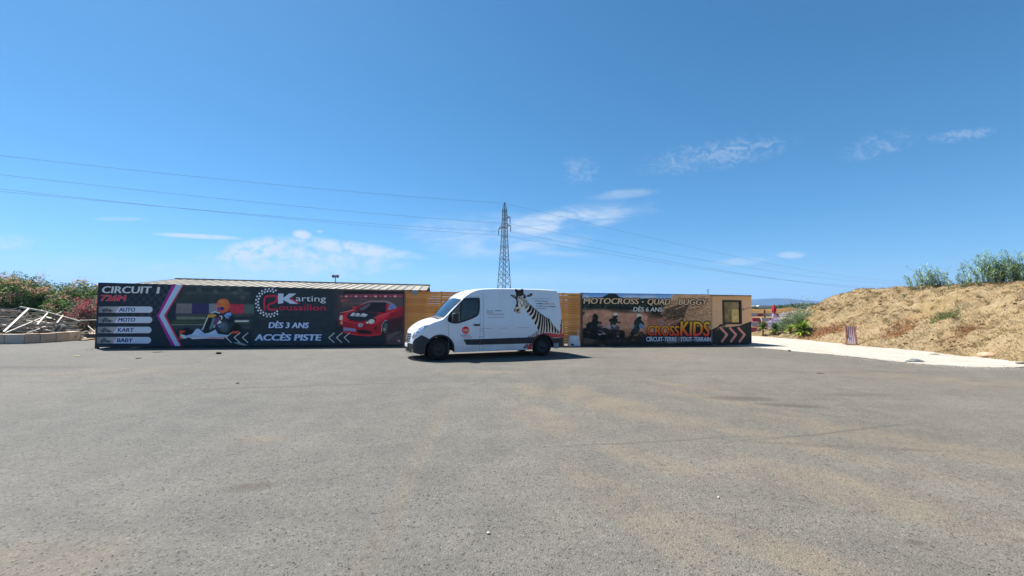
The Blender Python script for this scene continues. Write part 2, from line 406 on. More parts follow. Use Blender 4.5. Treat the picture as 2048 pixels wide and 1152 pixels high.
# white gravel path running past the cabin to the right
lo_e = [(1395, 688), (1440, 689.5), (1480, 692.5), (1520, 696), (1560, 700), (1630, 706.5), (1700, 713), (1775, 721.5), (1850, 728.5), (1910, 732.5), (1960, 735), (2010, 735), (2060, 733), (2200, 727), (2400, 722)]
up_e = [(1330, 664), (1503, 672), (1560, 676), (1590, 678), (1620, 680.5), (1670, 685), (1720, 690), (1760, 694), (1800, 698), (1850, 702.5), (1900, 708), (1950, 713.5), (2000, 718.5), (2060, 722), (2200, 724), (2400, 721)]
def jag(e, amp, seed):
    r = np.random.default_rng(seed); g = smooth_curve([ground(*p) for p in e], 10); out = []
    for i, p in enumerate(g): out.append((p[0] + r.normal(0, amp), p[1] + r.normal(0, amp)))
    return out
gl = jag(lo_e, .035, 3); gu = jag(up_e, .06, 4)
tag(sheet('gravel_path', gl + gu[::-1], 0.006, M_gravel), kind='structure')
sg = MB(); r_ = np.random.default_rng(19); tet = [(1, 0, -.5), (-.5, .87, -.4), (-.5, -.87, -.5), (.1, .1, .8)]
for i in range(2600):                                               # stones spilled over the path's edges
    e_, sgn = (gl, -1) if r_.random() < .75 else (gu, 1); q = e_[r_.integers(8, len(e_) - 8)]; n_ = Vector((q[0], q[1], 0)).normalized() * sgn; off = abs(r_.normal(0, .22)) - .05; s = r_.uniform(.006, .02); a = r_.uniform(0, 6.28)
    c = Vector((q[0] + r_.normal(0, .25), q[1] + r_.normal(0, .25), .004 + s * .4)) + n_ * off; sg.add([c + Vector((v[0] * math.cos(a) - v[1] * math.sin(a), v[0] * math.sin(a) + v[1] * math.cos(a), v[2])) * s for v in tet], [[0, 2, 1], [0, 1, 3], [1, 2, 3], [2, 0, 3]])
tag(sg.build('spilled_gravel', mat('gravel_stone', '#d2c9bb', .9, island=.3)), 'white gravel stones spilled along the edge of the path', kind='stuff')
pg = [ground(*p) for p in [(150, 664), (215, 663), (215, 676.5), (188, 677), (165, 680.5), (158, 678)]]
tag(sheet('pale_ground', [(p.x, p.y) for p in pg], 0.006, M_pale), kind='structure')
# soil verge to the right of the gravel, under the mound's foot
tag(sheet('verge', [(p[0] - .05, p[1] - .05) for p in gu] + [(60, 12), (60, 60), (12, 60)], 0.003, M_earth), kind='structure')

# mound of dry soil and straw along the right side
def mound_h(x, y):
    RX, YE, H = 24.4, 28.3, 3.5
    dx = RX - x; dy = np.maximum(y - YE, 0)
    back = np.maximum(x - 27.5, 0)
    side = np.where(dx > 0, dx, 0)
    d = np.sqrt((side * .92) ** 2 + (dy * 1.2) ** 2 + (back * 1.1) ** 2)
    d = d + (vnoise(x * .35, y * .35, 5, 3) - .5) * 1.4
    t = np.clip(d / 6.0, 0, 1.15)
    h = H * (1 - t) + .35 * np.exp(-((t - 1) / .12) ** 2) * 0 - .25 * np.exp(-(t / .12) ** 2)
    h = np.where(t < 1, h, -.35 * (t - 1) * 3)
    rough = np.clip(1.1 - np.abs(t - .5), 0, 1)
    h = h + rough * ((vnoise(x * 1.3, y * 1.3, 11, 4) - .5) * .55 + np.maximum(vnoise(x * 2.1, y * 2.1, 13, 2) - .55, 0) * .45 + (vnoise(x * 4.2, y * 4.2, 12, 3) - .5) * .20)
    return h + (y < 20) * 0.0 + np.clip((20 - y) / 14, 0, 1) * .05
gx = np.arange(16.2, 34, .11); gy = np.arange(2, 35, .11)
GX, GY = np.meshgrid(gx, gy, indexing='ij'); GZ = mound_h(GX, GY)
nv, nw = GX.shape
idx = np.arange(nv * nw).reshape(nv, nw)
F = np.stack([idx[:-1, :-1], idx[1:, :-1], idx[1:, 1:], idx[:-1, 1:]], -1).reshape(-1, 4)
keep = (np.maximum.reduce([GZ[:-1, :-1], GZ[1:, :-1], GZ[1:, 1:], GZ[:-1, 1:]]) > -.12).ravel()
def mound_material():
    m, t, b = new_mat('mound_soil')
    P = t.new('ShaderNodeTexCoord').outputs['Object']
    a = t.noise(P, .55, 5, .65, .5); c = t.noise(P, 3.2, 5, .65); f = t.noise(P, 22, 4, .7)
    col = t.mix(t.ramp(a, .35, .68), lin('#b79f79'), lin('#c6b08b'))
    col = t.mix(t.ramp(c, .48, .72, 0, .85), col, lin('#967a50'))
    col = t.mix(t.ramp(t.noise(P, .33, 3), .54, .66, 0, .6), col, lin('#b59c6c'))
    col = t.mix(1, col, t.mix(t.ramp(f, .25, .75), (.72, .72, .72), (1.22, 1.22, 1.22)), 'MULTIPLY')
    t.put(b.inputs['Base Color'], col); b.inputs['Roughness'].default_value = .95; b.inputs['Specular IOR Level'].default_value = .1
    bn = t.new('ShaderNodeBump'); bn.inputs['Distance'].default_value = .07
    t.put(bn.inputs['Height'], t.math('ADD', c, t.math('MULTIPLY', f, .5))); t.put(b.inputs['Normal'], bn.outputs[0])
    return m
mo = link_mesh('soil_mound', np_mesh('soil_mound', np.stack([GX, GY, GZ], -1).reshape(-1, 3), F[keep]), mound_material(), smooth=True)
tag(mo, kind='structure')

# dry grass over the mound: thousands of straw blades, one mass
def blades(name, xy, hmin, hmax, m, lean, r, width=.012, zfun=None):
    n = len(xy); z = zfun(xy[:, 0], xy[:, 1]) - .02
    L = r.uniform(hmin, hmax, n); a = r.uniform(0, 2 * np.pi, n); d = np.stack([np.cos(a), np.sin(a)], 1) * (L * r.uniform(.2, 1.1, n))[:, None] + np.array(lean) * L[:, None]
    b = r.uniform(0, 2 * np.pi, n); s = np.stack([np.cos(b), np.sin(b), np.zeros(n)], 1) * width * (0.7 + L * 1.6)[:, None]
    p = np.stack([xy[:, 0], xy[:, 1], z], 1); tip = p + np.stack([d[:, 0], d[:, 1], L * r.uniform(.35, .9, n)], 1)
    V = np.stack([p - s, p + s, tip], 1).reshape(-1, 3)
    return link_mesh(name, np_mesh(name, V, np.arange(n * 3).reshape(n, 3)), m)
M_straw = leaf_mat('straw', '#c4ad80', '#e2d2ae', .8, .15)
M_straw2 = leaf_mat('ochre_straw', '#b09660', '#d2bc86', .8, .15)
cand = np.stack([rng.uniform(17, 28.5, 420000), rng.uniform(9, 34, 420000)], 1)
dens = vnoise(cand[:, 0] * .9, cand[:, 1] * .9, 21, 4)
hh = mound_h(cand[:, 0], cand[:, 1])
ok = (hh > .0) & (rng.random(len(cand)) < np.clip(.25 + (dens - .38) * 4, .25, 1))
gr = blades('dry_grass', cand[ok][:150000], .03, .15, M_straw, (-.1, -.25), rng, .010, mound_h); tag(gr, 'pale dry straw grass covering the soil mound', kind='stuff')
dens2 = vnoise(cand[:, 0] * .5 + 40, cand[:, 1] * .5, 22, 3)
ok = (hh > -.05) & ((dens2 > .57) | (hh < .35) & (dens2 > .42)) & (rng.random(len(cand)) < .8)
gr = blades('ochre_grass', cand[ok][:20000], .05, .19, M_straw2, (-.1, -.2), rng, .011, mound_h); tag(gr, 'ochre tufts of dead grass at the foot of the mound', kind='stuff')

tc = np.stack([rng.uniform(17.4, 25.5, 900), rng.uniform(9, 33, 900)], 1); th = mound_h(tc[:, 0], tc[:, 1]); tc = tc[(th > .05) & (vnoise(tc[:, 0] * .6, tc[:, 1] * .6, 71, 3) > .42)]
xy = np.repeat(tc, 42, axis=0) + rng.normal(0, .07, (len(tc) * 42, 2)) * np.repeat(rng.uniform(.5, 1.8, (len(tc), 1)), 42, axis=0)
gr = blades('grass_tussocks', xy, .08, .24, leaf_mat('tussock_straw', '#957b48', '#c9ae76', .8, .15), (-.05, -.15), rng, .009, mound_h); tag(gr, 'brownish tussocks of dead grass dotted over the mound slope', kind='stuff')

# clods and stones sticking out of the slope
def lump_mesh(name, r, sx, sy, sz, n=1, rough=.3):
    import bmesh
    bm = bmesh.new(); bmesh.ops.create_icosphere(bm, subdivisions=n + 1, radius=1)
    for v in bm.verts:
        k = 1 + r.normal(0, rough * .5); v.co = Vector((v.co.x * sx * k, v.co.y * sy * k, v.co.z * sz * k))
    me = bpy.data.meshes.new(name); bm.to_mesh(me); bm.free(); return me
cl = MB()
tmpl = [lump_mesh('clod', rng, 1, 1, .7, 0, .35) for _ in range(4)]
ct = rng.uniform((17.6, 9.5), (25, 33), (2600, 2)); cd = vnoise(ct[:, 0] * .8, ct[:, 1] * .8, 31, 3); ct = ct[cd > .60]; chz = mound_h(ct[:, 0], ct[:, 1])
for (x, y), z in zip(ct, chz):
    if z < .15: continue
    me = random.choice(tmpl); s = random.uniform(.02, .075); rz = Matrix.Rotation(random.uniform(0, 6.28), 3, 'Z')
    cl.add([rz @ (v.co * s) + Vector((x, y, z)) for v in me.vertices], [list(p.vertices) for p in me.polygons])
for me in tmpl: bpy.data.meshes.remove(me)
tag(cl.build('soil_clods', mat('clod', '#8a6c46', .95, spec=.1, col2='#a68c66', scale=2)), 'brown clods of earth strewn over the mound slope', kind='stuff')

# blue hills far away, seen past the cabin
def hills():
    az = np.linspace(R(-75), R(75), 260); V = []; 
    prof_x = np.array([-3000, -1500, 0, 700, 1300, 1500, 1530, 1570, 1600, 1640, 1680, 1760, 1900, 2300, 4000]); prof_e = np.array([20, 22, 24, 26, 22, 24, 27, 28.5, 27, 25, 22.5, 22, 24, 20, 15.])
    for a in az:
        px = 1024 + 800 * math.tan(a); e = np.interp(px, prof_x, prof_e) + (vnoise(np.array([px * .02]), np.array([1.5]), 41, 4)[0] - .5) * 4
        D = 3300
        for (dd, hf) in ((-700, -.02), (-500, .16), (-250, .55), (-80, .9), (0, 1), (300, .6), (600, -.05)):
            x = math.sin(a) * (D + dd); y = math.cos(a) * (D + dd)
            H = e / 800 * math.cos(a) * D
            V.append((x, y, H * hf + (vnoise(np.array([x * .004]), np.array([y * .004]), 42, 4)[0] - .5) * 26 * (hf > 0) * (1 - abs(hf - .5)) - .2))
    n = 7; F = [[i * n + j, (i + 1) * n + j, (i + 1) * n + j + 1, i * n + j + 1] for i in range(len(az) - 1) for j in range(n - 1)]
    o = link_mesh('hills', np_mesh('hills', V, F), mat('hill_scrub', '#364436', .95, spec=.1, col2='#444c3c', scale=.004), smooth=True)
    tag(o, kind='structure')
hills()

# bank of dry earth behind the kart track
def terrace():
    x = np.arange(14, 40, .4); y = np.arange(31, 46, .4); X, Y = np.meshgrid(x, y, indexing='ij'); Z = np.clip((Y - 33) * .125, -.1, 1.2) * np.clip((X - 14) / 2, 0, 1) + (vnoise(X * .8, Y * .8, 61, 3) - .5) * .16
    n, k = X.shape; I = np.arange(n * k).reshape(n, k); F = np.stack([I[:-1, :-1], I[1:, :-1], I[1:, 1:], I[:-1, 1:]], -1).reshape(-1, 4)
    tag(link_mesh('terrace', np_mesh('terrace', np.stack([X, Y, Z], -1).reshape(-1, 3), F), mat('terrace_soil', '#a9895c', .95, spec=.1, col2='#977649', scale=.8, bump=.06, bscale=5), smooth=True), kind='structure')
terrace()
def bank():
    x = np.arange(-40, 44, .5); d = np.linspace(-4, 5, 19); X, D = np.meshgrid(x, d, indexing='ij')
    Y = 52 + X * .12 + D; Z = 2.25 * np.exp(-(D / 2.6) ** 2) * (0.75 + .4 * vnoise(X * .18, D * .2, 51, 3)) + (vnoise(X * .9, D * .9, 52, 3) - .5) * .3 - .1
    n, k = X.shape; I = np.arange(n * k).reshape(n, k); F = np.stack([I[:-1, :-1], I[1:, :-1], I[1:, 1:], I[:-1, 1:]], -1).reshape(-1, 4)
    o = link_mesh('earth_bank', np_mesh('earth_bank', np.stack([X, Y, Z], -1).reshape(-1, 3), F), mat('bank_soil', '#a88450', .95, spec=.1, col2='#8f6e3f', scale=.6, bump=.1, bscale=4), smooth=True)
    tag(o, kind='structure')
bank()

# the summer haze that turns the hills blue
hz = MB().box((-4400, -4400, -1.2), (4400, 4400, 190)).build('haze')
hm = bpy.data.materials.new('haze'); hm.use_nodes = True; hn = hm.node_tree.nodes; hn.clear()
pv = hn.new('ShaderNodeVolumePrincipled'); ho = hn.new('ShaderNodeOutputMaterial'); hm.node_tree.links.new(pv.outputs[0], ho.inputs['Volume'])
pv.inputs['Color'].default_value = (0.30, 0.55, 1.0, 1); pv.inputs['Density'].default_value = 0.00026; pv.inputs['Anisotropy'].default_value = 0.1
hz.data.materials.append(hm); tag(hz, 'thin summer haze over the plain', kind='stuff')
TONE = 1.0

# ================================================================== PRINTS: pictures on the banners, painted into fine meshes
SHADE = np.array([0.28, 0.37, 0.50])                       # how the blue sky light tints a white print in the photograph
def pcol(c):
    """printed colour: what the ink itself must be to look like c under the sky light that falls on the fronts"""
    q = np.array(lin(c)) / SHADE; return np.maximum(q * min(1, .86 / q.max()), .004)      # the hue is kept where the ink cannot be bright enough

class Paint:
    def __init__(s, x0, y0, x1, y1, S=4, base='#141e2c'):
        s.x0, s.y0, s.S = x0, y0, S; s.w = int((x1 - x0) * S); s.h = int((y1 - y0) * S)
        s.a = np.zeros((s.h, s.w, 3)); s.a[:] = np.array(lin(base)); s.m = np.zeros((s.h, s.w))
        s.X, s.Y = np.meshgrid(x0 + (np.arange(s.w) + .5) / S, y0 + (np.arange(s.h) + .5) / S)
    def put(s, mask, c, op=1.0, blur=0.0):
        if blur: mask = s.blur(mask, blur)
        k = (mask * op)[..., None]
        s.a = s.a * (1 - k) + (np.array(lin(c)) if isinstance(c, (str, tuple, list)) else c) * k
        s.m = np.maximum(s.m, mask * op)
    def blur(s, m, rad):
        n = max(1, int(rad * s.S)); m = m.astype(float)
        for _ in range(2):
            for ax in (0, 1):
                c = np.cumsum(np.concatenate([np.repeat(np.take(m, [0], ax), n + 1, ax), m, np.repeat(np.take(m, [-1], ax), n, ax)], ax), ax)
                L = m.shape[ax]; m = (np.take(c, np.arange(2 * n + 1, 2 * n + 1 + L), ax) - np.take(c, np.arange(L), ax)) / (2 * n + 1)
        return m
    def area(s, xa, ya, xb, yb, pad):
        i0 = max(0, int((ya - pad - s.y0) * s.S)); i1 = min(s.h, int((yb + pad - s.y0) * s.S) + 2); j0 = max(0, int((xa - pad - s.x0) * s.S)); j1 = min(s.w, int((xb + pad - s.x0) * s.S) + 2)
        return (slice(i0, max(i0, i1)), slice(j0, max(j0, j1)))
    def lay(s, sl, mask, c, op, blur):
        if mask.size == 0: return
        mask = mask.astype(float)
        if blur: mask = s.blur(mask, blur)
        k = (mask * op)[..., None]; s.a[sl] = s.a[sl] * (1 - k) + np.array(lin(c)) * k; s.m[sl] = np.maximum(s.m[sl], mask * op)
    def inside(s, X, Y, pts):
        m = np.zeros(X.shape, bool); P = list(pts)
        for (xa, ya), (xb, yb) in zip(P, P[1:] + P[:1]):
            if ya == yb: continue
            m ^= ((ya <= Y) != (yb <= Y)) & (X < (xb - xa) * (Y - ya) / (yb - ya) + xa)
        return m
    def polym(s, pts): return s.inside(s.X, s.Y, pts).astype(float)
    def poly(s, pts, c, op=1.0, blur=0.0):
        q = np.array([tuple(v) for v in pts]); sl = s.area(q[:, 0].min(), q[:, 1].min(), q[:, 0].max(), q[:, 1].max(), blur * 3)
        s.lay(sl, s.inside(s.X[sl], s.Y[sl], [tuple(v) for v in q]), c, op, blur)
    def curve(s, pts, c, op=1.0, blur=0.0): s.poly([tuple(p) for p in smooth_curve(list(pts) + [pts[0]], 6)], c, op, blur)
    def ell(s, x, y, rx, ry, c, op=1.0, blur=0.0, rot=0.0):
        e = max(rx, ry); sl = s.area(x - e, y - e, x + e, y + e, blur * 3); dx = s.X[sl] - x; dy = s.Y[sl] - y; k, q = math.cos(R(rot)), math.sin(R(rot))
        s.lay(sl, ((dx * k + dy * q) / rx) ** 2 + ((dy * k - dx * q) / ry) ** 2 < 1, c, op, blur)
    def line(s, pts, w, c, op=1.0, blur=0.0):
        q = np.array([tuple(v) for v in pts]); sl = s.area(q[:, 0].min() - w, q[:, 1].min() - w, q[:, 0].max() + w, q[:, 1].max() + w, blur * 3); X, Y = s.X[sl], s.Y[sl]; m = np.zeros(X.shape, bool)
        for (xa, ya), (xb, yb) in zip(q, q[1:]):
            L2 = (xb - xa) ** 2 + (yb - ya) ** 2 + 1e-9; t = np.clip(((X - xa) * (xb - xa) + (Y - ya) * (yb - ya)) / L2, 0, 1)
            m |= (X - xa - t * (xb - xa)) ** 2 + (Y - ya - t * (yb - ya)) ** 2 < (w / 2) ** 2
        s.lay(sl, m, c, op, blur)
    def grain(s, mask, sx, sy, amt, seed):
        n = vnoise(s.X / sx, s.Y / sy, seed, 4) - .5
        s.a = np.clip(s.a * (1 + (n * amt * 2)[..., None] * mask[..., None]), 0, 1)
    def sheet(s, name, fr, yoff, parent, k=2, alpha=None, surf=None, m=None):
        """k mesh cells per pixel of the photograph; colours on the corners"""
        f = s.S // k; h2, w2 = s.h // f, s.w // f
        a = s.a[:h2 * f, :w2 * f].reshape(h2, f, w2, f, 3).mean((1, 3)); al = s.m[:h2 * f, :w2 * f].reshape(h2, f, w2, f).mean((1, 3))
        xs = s.x0 + (np.arange(w2 + 1)) / k; ys = s.y0 + np.arange(h2 + 1) / k
        pos = surf or (lambda x, y: fr.hits(x, y, yoff)); V = pos(*np.meshgrid(xs, ys))
        I = np.arange((h2 + 1) * (w2 + 1)).reshape(h2 + 1, w2 + 1)
        F = np.stack([I[:-1, :-1], I[1:, :-1], I[1:, 1:], I[:-1, 1:]], -1).reshape(-1, 4)
        colr = a.reshape(-1, 3)
        if alpha is not None:
            kp = al.ravel() > alpha; F = F[kp]; colr = colr[kp]
        me = np_mesh(name, V.reshape(-1, 3), F)
        colr = colr / SHADE; colr = np.maximum(colr * np.minimum(1, .86 / np.maximum(colr.max(1, keepdims=True), .01)), .004)
        ca = me.color_attributes.new('ink', 'FLOAT_COLOR', 'CORNER')
        ca.data.foreach_set('color', np.repeat(np.concatenate([colr, np.ones((len(colr), 1))], 1), 4, axis=0).astype(np.float32).ravel())
        return link_mesh(name, me, m or M_print, parent)

def print_material(name, rough=.6):
    m, t, b = new_mat(name)
    at = t.new('ShaderNodeAttribute', attribute_name='ink'); t.put(b.inputs['Base Color'], at.outputs['Color'])
    P = t.new('ShaderNodeTexCoord').outputs['Object']
    b.inputs['Roughness'].default_value = rough; b.inputs['Specular IOR Level'].default_value = .12
    bn = t.new('ShaderNodeBump'); bn.inputs['Distance'].default_value = .004; t.put(bn.inputs['Height'], t.noise(t.mapping(P, (1, 1, .3)), 1.6, 3)); t.put(b.inputs['Normal'], bn.outputs[0])
    return m
M_print = print_material('printed_vinyl')
_ink = {}
def ink(c):
    if c not in _ink:
        m, t, b = new_mat('ink_' + c.strip('#')); b.inputs['Base Color'].default_value = (*pcol(c), 1); b.inputs['Roughness'].default_value = .6
        b.inputs['Specular IOR Level'].default_value = .12; _ink[c] = m
    return _ink[c]

def text_outline(body, bold):
    cu = bpy.data.curves.new('text', 'FONT'); cu.body = body; cu.size = 1; cu.offset = bold; cu.resolution_u = 3; cu.fill_mode = 'FRONT'
    o = bpy.data.objects.new('text', cu); me = bpy.data.meshes.new_from_object(o)
    bpy.data.objects.remove(o); bpy.data.curves.remove(cu)
    return me
_cap = None
def lettering(name, body, p0, p1, cap, fr, yoff, parent, c, bold=.0, slant=.2, grad=None, grow=0.0, surf=None, spread=0.0, mcol=None):
    """flat print: baseline from pixel p0 to pixel p1, capitals cap pixels high, leaning by slant"""
    src = text_outline(body, 0.0); hm = text_outline('H', 0.0); hv = np.array([v.co[:] for v in hm.vertices]); b0, b1 = hv[:, 1].min() - bold * .3, hv[:, 1].max() + bold * .3
    q = np.array([v.co[:] for v in src.vertices]); faces = [list(f.vertices) for f in src.polygons]; u0, u1 = q[:, 0].min() - bold, q[:, 0].max() + bold
    bpy.data.meshes.remove(src); bpy.data.meshes.remove(hm)
    # heavier strokes: copies of the outline pushed sideways, each a hair in front of the last
    sh = [(0, 0)]
    if bold: sh += [(-bold, 0), (bold, 0), (-bold * .6, bold * .3), (bold * .6, -bold * .3)]
    if grow: sh = [(dx + grow * math.cos(a_), dy + grow * math.sin(a_)) for (dx, dy) in sh[:3] for a_ in np.arange(8) * math.pi / 4]
    pos = surf or (lambda x, y, e=0: fr.hits(x, y, yoff - e)); V, F, vv = [], [], []
    for i, (dx, dy) in enumerate(sh):
        u = (q[:, 0] + dx - u0) / (u1 - u0); w = (q[:, 1] + dy - b0) / (b1 - b0); F += [[k + len(vv) for k in f] for f in faces]; vv += list(w)
        V += pos(p0[0] + (p1[0] - p0[0]) * u + slant * cap * w, p0[1] + (p1[1] - p0[1]) * u - cap * w, i * (.0001 if grow else .0003)).tolist()
    me = bpy.data.meshes.new(name); me.from_pydata(V, [], F); me.update()
    if grad:
        a, bb = pcol(grad[0]), pcol(grad[1]); mid = pcol(grad[2]) if len(grad) > 2 else (a + bb) / 2
        ca = me.color_attributes.new('ink', 'FLOAT_COLOR', 'POINT')
        cols = [(*((a + (mid - a) * min(1, w * 2)) if w < .5 else (mid + (bb - mid) * min(1, w * 2 - 1))), 1) for w in np.clip(vv, 0, 1)]
        ca.data.foreach_set('color', np.array(cols, np.float32).ravel())
        return link_mesh(name, me, M_print, parent)
    return link_mesh(name, me, mcol or ink(c), parent)

def flat_shape(name, pts, fr, yoff, parent, c, surf=None):
    pos = surf or (lambda x, y: fr.hits(x, y, yoff))
    me = bpy.data.meshes.new(name); q = np.array(pts, float); me.from_pydata(pos(q[:, 0], q[:, 1]).tolist(), [], [list(range(len(pts)))]); me.update()
    return link_mesh(name, me, ink(c), parent)

# ------------------------------------------------------------------ shipping containers
M_steel_dark = mat('container_paint', '#1d232b', .5, spec=.35, col2='#2a2d31', scale=1.5)
M_steel_grey = mat('container_frame', '#2a2f34', .55, col2='#3f3a35', scale=6)
M_roofsteel = mat('container_roof', '#6d6f70', .6, col2='#5d5a55', scale=2)
def corrugated(mb, x0, x1, y, z0, z1, depth=.036, pitch=.28, axis='x'):
    n = max(2, int((x1 - x0) / pitch)); pts = []
    for i in range(n):
        a = x0 + (x1 - x0) * i / n; w = (x1 - x0) / n
        pts += [(a, 0), (a + w * .3, 0), (a + w * .5, depth), (a + w * .8, depth)]
    pts.append((x1, 0)); vs = []
    for (a, d) in pts:
        for z in (z0, z1): vs.append((a, y + d, z) if axis == 'x' else (y + d, a, z))
    mb.add(vs, [[2 * i, 2 * i + 2, 2 * i + 3, 2 * i + 1] for i in range(len(pts) - 1)])
def container(name, label, group, fr, L, z0l, z1l, z1r, depth=2.44, y0=0.0, x0=0.0):
    """steel box: x0..x0+L along the front; top height runs from z1l to z1r"""
    root = empty(name, fr.world((x0, y0, 0)), fr.a); tag(root, label, 'container', group)
    zt = lambda x: z1l + (z1r - z1l) * x / L
    w = MB(); corrugated(w, .1, L - .1, depth - .05, .16, min(z1l, z1r) - .1); corrugated(w, .1, depth - .1, .03, .16, z1l - .1, axis='y'); corrugated(w, .1, depth - .1, L - .07, .16, z1r - .1, axis='y')
    w.build('side_wall', M_steel_dark, root)
    f = MB(); f.add([(.08, .012, .16), (L - .08, .012, .16), (L - .08, .012, z1r - .1), (.08, .012, z1l - .1)], [[0, 1, 2, 3]]); f.build('front_wall', M_steel_dark, root)
    r = MB(); r.add([(.05, .05, z1l - .03), (L - .05, .05, z1r - .03), (L - .05, depth - .05, z1r - .03), (.05, depth - .05, z1l - .03)], [[0, 1, 2, 3]]); r.build('roof', M_roofsteel, root)
    for yy in (0.0, depth - .1):
        b = MB(); b.box((0.1, yy, .05), (L - .1, yy + .1, .16)); b.build('bottom_rail', M_steel_grey, root)
        b = MB(); b.add([(.1, yy, z1l - .1), (L - .1, yy, z1r - .1), (L - .1, yy + .1, z1r - .1), (.1, yy + .1, z1l - .1), (.1, yy, z1l), (L - .1, yy, z1r), (L - .1, yy + .1, z1r), (.1, yy + .1, z1l)],
                        [[0, 3, 2, 1], [4, 5, 6, 7], [0, 1, 5, 4], [1, 2, 6, 5], [2, 3, 7, 6], [3, 0, 4, 7]]); b.build('top_rail', M_steel_grey, root)
    for xx, zz in ((0, z1l), (L - .1, z1r)):
        for yy in (0, depth - .1):
            b = MB(); b.box((xx, yy, .0), (xx + .1, yy + .1, zz)); b.build('corner_post', M_steel_grey, root)
    return root

LENL = (FL1 - FL0).length
hL0 = FRL.hit(196, 565, 0).z; hL1 = FRL.hit(806, 581, 0).z
contL = container('shipping_container', 'long dark container wearing the kart and red sports car banner, left of the van', 'containers walling the lot', FRL, LENL, 0, hL0, hL1)

# ---- left banner picture
p = Paint(187, 562, 808, 700, 4, '#17212e')
full = np.ones((p.h, p.w))
p.put(p.blur(((p.X > 490) & (p.X < 680)).astype(float), 14), '#1d2830', .8)
for i in range(0, 14):                                              # faint dark chequers behind the title
    for j in range(0, 9):
        if (i + j) % 2 == 0:
            x = 232 + i * 8 - j * 1.2; y = 570 + j * 8
            if x + (y - 600) * .55 < 350: p.poly([(x, y), (x + 8, y), (x + 7, y + 8), (x - 1, y + 8)], '#2c3640', .16 + .42 * i / 14)
K = lambda x, y: (340 + x / 7.678, 555 + y / 7.678)
def Kp(pts, c, op=1, blur=0): p.poly([K(*q) for q in pts], c, op, blur)
def Kl(pts, w, c, op=1, blur=0): p.line([K(*q) for q in pts], w, c, op, blur)
right_of = p.polym([(368, 562), (808, 562), (808, 700), (364, 700), (328, 631)])
p.put(right_of * (p.X < 500) * (p.Y < 607), '#232d33', 1, 1.5)
for (y, c, o) in ((572, '#2f3a40', .8), (578, '#1d272d', .7), (586, '#344044', .7), (592, '#263137', .6), (600, '#1b262c', .8)): p.line([(372, y), (500, y + 1)], 3.2, c, o, 1.5)
for (x, y) in ((455, 576), (482, 580), (470, 586), (430, 583), (398, 580), (486, 595)): p.ell(x, y, 5, 4, '#3b464a', .7, 2)
Kp([(100, 400), (338, 400), (338, 552), (90, 552)], '#4d525b', 1, .5); Kp([(338, 402), (595, 402), (595, 552), (338, 552)], '#24244a', 1, .4); Kp([(598, 402), (730, 402), (730, 552), (598, 552)], '#545f72', 1, .4)
Kp([(918, 408), (1138, 408), (1138, 556), (918, 556)], '#78273a', 1, .5); Kp([(1138, 410), (1290, 410), (1290, 560), (1138, 560)], '#35474d', 1, 1)
Kp([(90, 556), (1240, 556), (1240, 600), (90, 600)], '#2b353b', 1, 1); Kp([(100, 600), (560, 606), (560, 640), (100, 650)], '#4c5a54', .9, 1); Kp([(30, 660), (1240, 650), (1240, 720), (30, 730)], '#28362f', 1, 1.5)
Kl([(20, 726), (520, 726)], .7, '#7b8a8c', .9, .3); Kp([(30, 735), (1240, 735), (1240, 800), (30, 800)], '#253039', .9, 1.5); Kl([(960, 672), (1200, 668)], 2.6, '#9fb0bb', .9, .8)
Kp([(20, 800), (1240, 800), (1300, 1100), (120, 1100)], '#161f2b', 1, 2)
Kp([(940, 690), (1090, 690), (1080, 800), (930, 800)], '#2a2f33', 1, 1); p.ell(*K(1010, 790), 12, 11, '#10151b', 1, .6); p.ell(*K(250, 830), 9, 8, '#0e141b', 1, .6); p.ell(*K(860, 800), 11, 11, '#0f141a', 1, .6)
Kp([(150, 812), (230, 815), (225, 840), (180, 852), (165, 900), (210, 930), (200, 945), (145, 942)], '#c0543c', 1, .3); Kp([(955, 828), (1070, 828), (1062, 858), (950, 856)], '#c4553f', 1, .5)
Kp([(255, 890), (340, 870), (400, 792), (440, 785), (530, 862), (600, 850), (700, 800), (740, 866), (905, 886), (880, 915), (600, 925), (340, 935), (250, 915)], '#7d9cc8', 1, .3)
Kp([(330, 905), (620, 912), (860, 905), (820, 940), (560, 935), (330, 945)], '#b4c2d6', .9, .5); Kl([(270, 900), (560, 915), (880, 910)], .7, '#8a2a4a', .9, .2); Kp([(600, 915), (880, 912), (860, 935), (600, 940)], '#6d2740', .7, .5)
Kp([(170, 870), (240, 890), (260, 935), (190, 935), (160, 900)], '#8fa2bd', .9, .4)
Kp([(640, 545), (700, 520), (770, 530), (930, 540), (980, 600), (1000, 690), (950, 770), (890, 860), (770, 860), (690, 790), (560, 820), (500, 790), (590, 600)], '#1a2733', 1, .4)
Kp([(690, 620), (760, 600), (760, 700), (660, 760), (640, 700)], '#45304e', .9, .6); Kp([(720, 715), (760, 655), (800, 690), (745, 712)], '#9fb3c4', .8, .4); Kl([(770, 590), (800, 600), (790, 640)], 1.6, '#b6c5d2', .8, .3)
Kp([(735, 740), (830, 700), (850, 760), (760, 770)], '#4d6fb0', .95, .5); Kl([(660, 720), (690, 760), (660, 770), (700, 735)], .8, '#96a6b4', .7, .2); p.ell(*K(830, 760), 9, 11, '#34424c', .8, 1.2)
Kp([(830, 582), (880, 545), (930, 538), (942, 575), (900, 640), (860, 620)], '#5b8cc9', 1, .4); Kl([(885, 560), (890, 620)], 1, '#a8c4e4', .8, .3); Kl([(640, 545), (690, 525), (760, 545)], 1.8, '#93aecb', .9, .4)
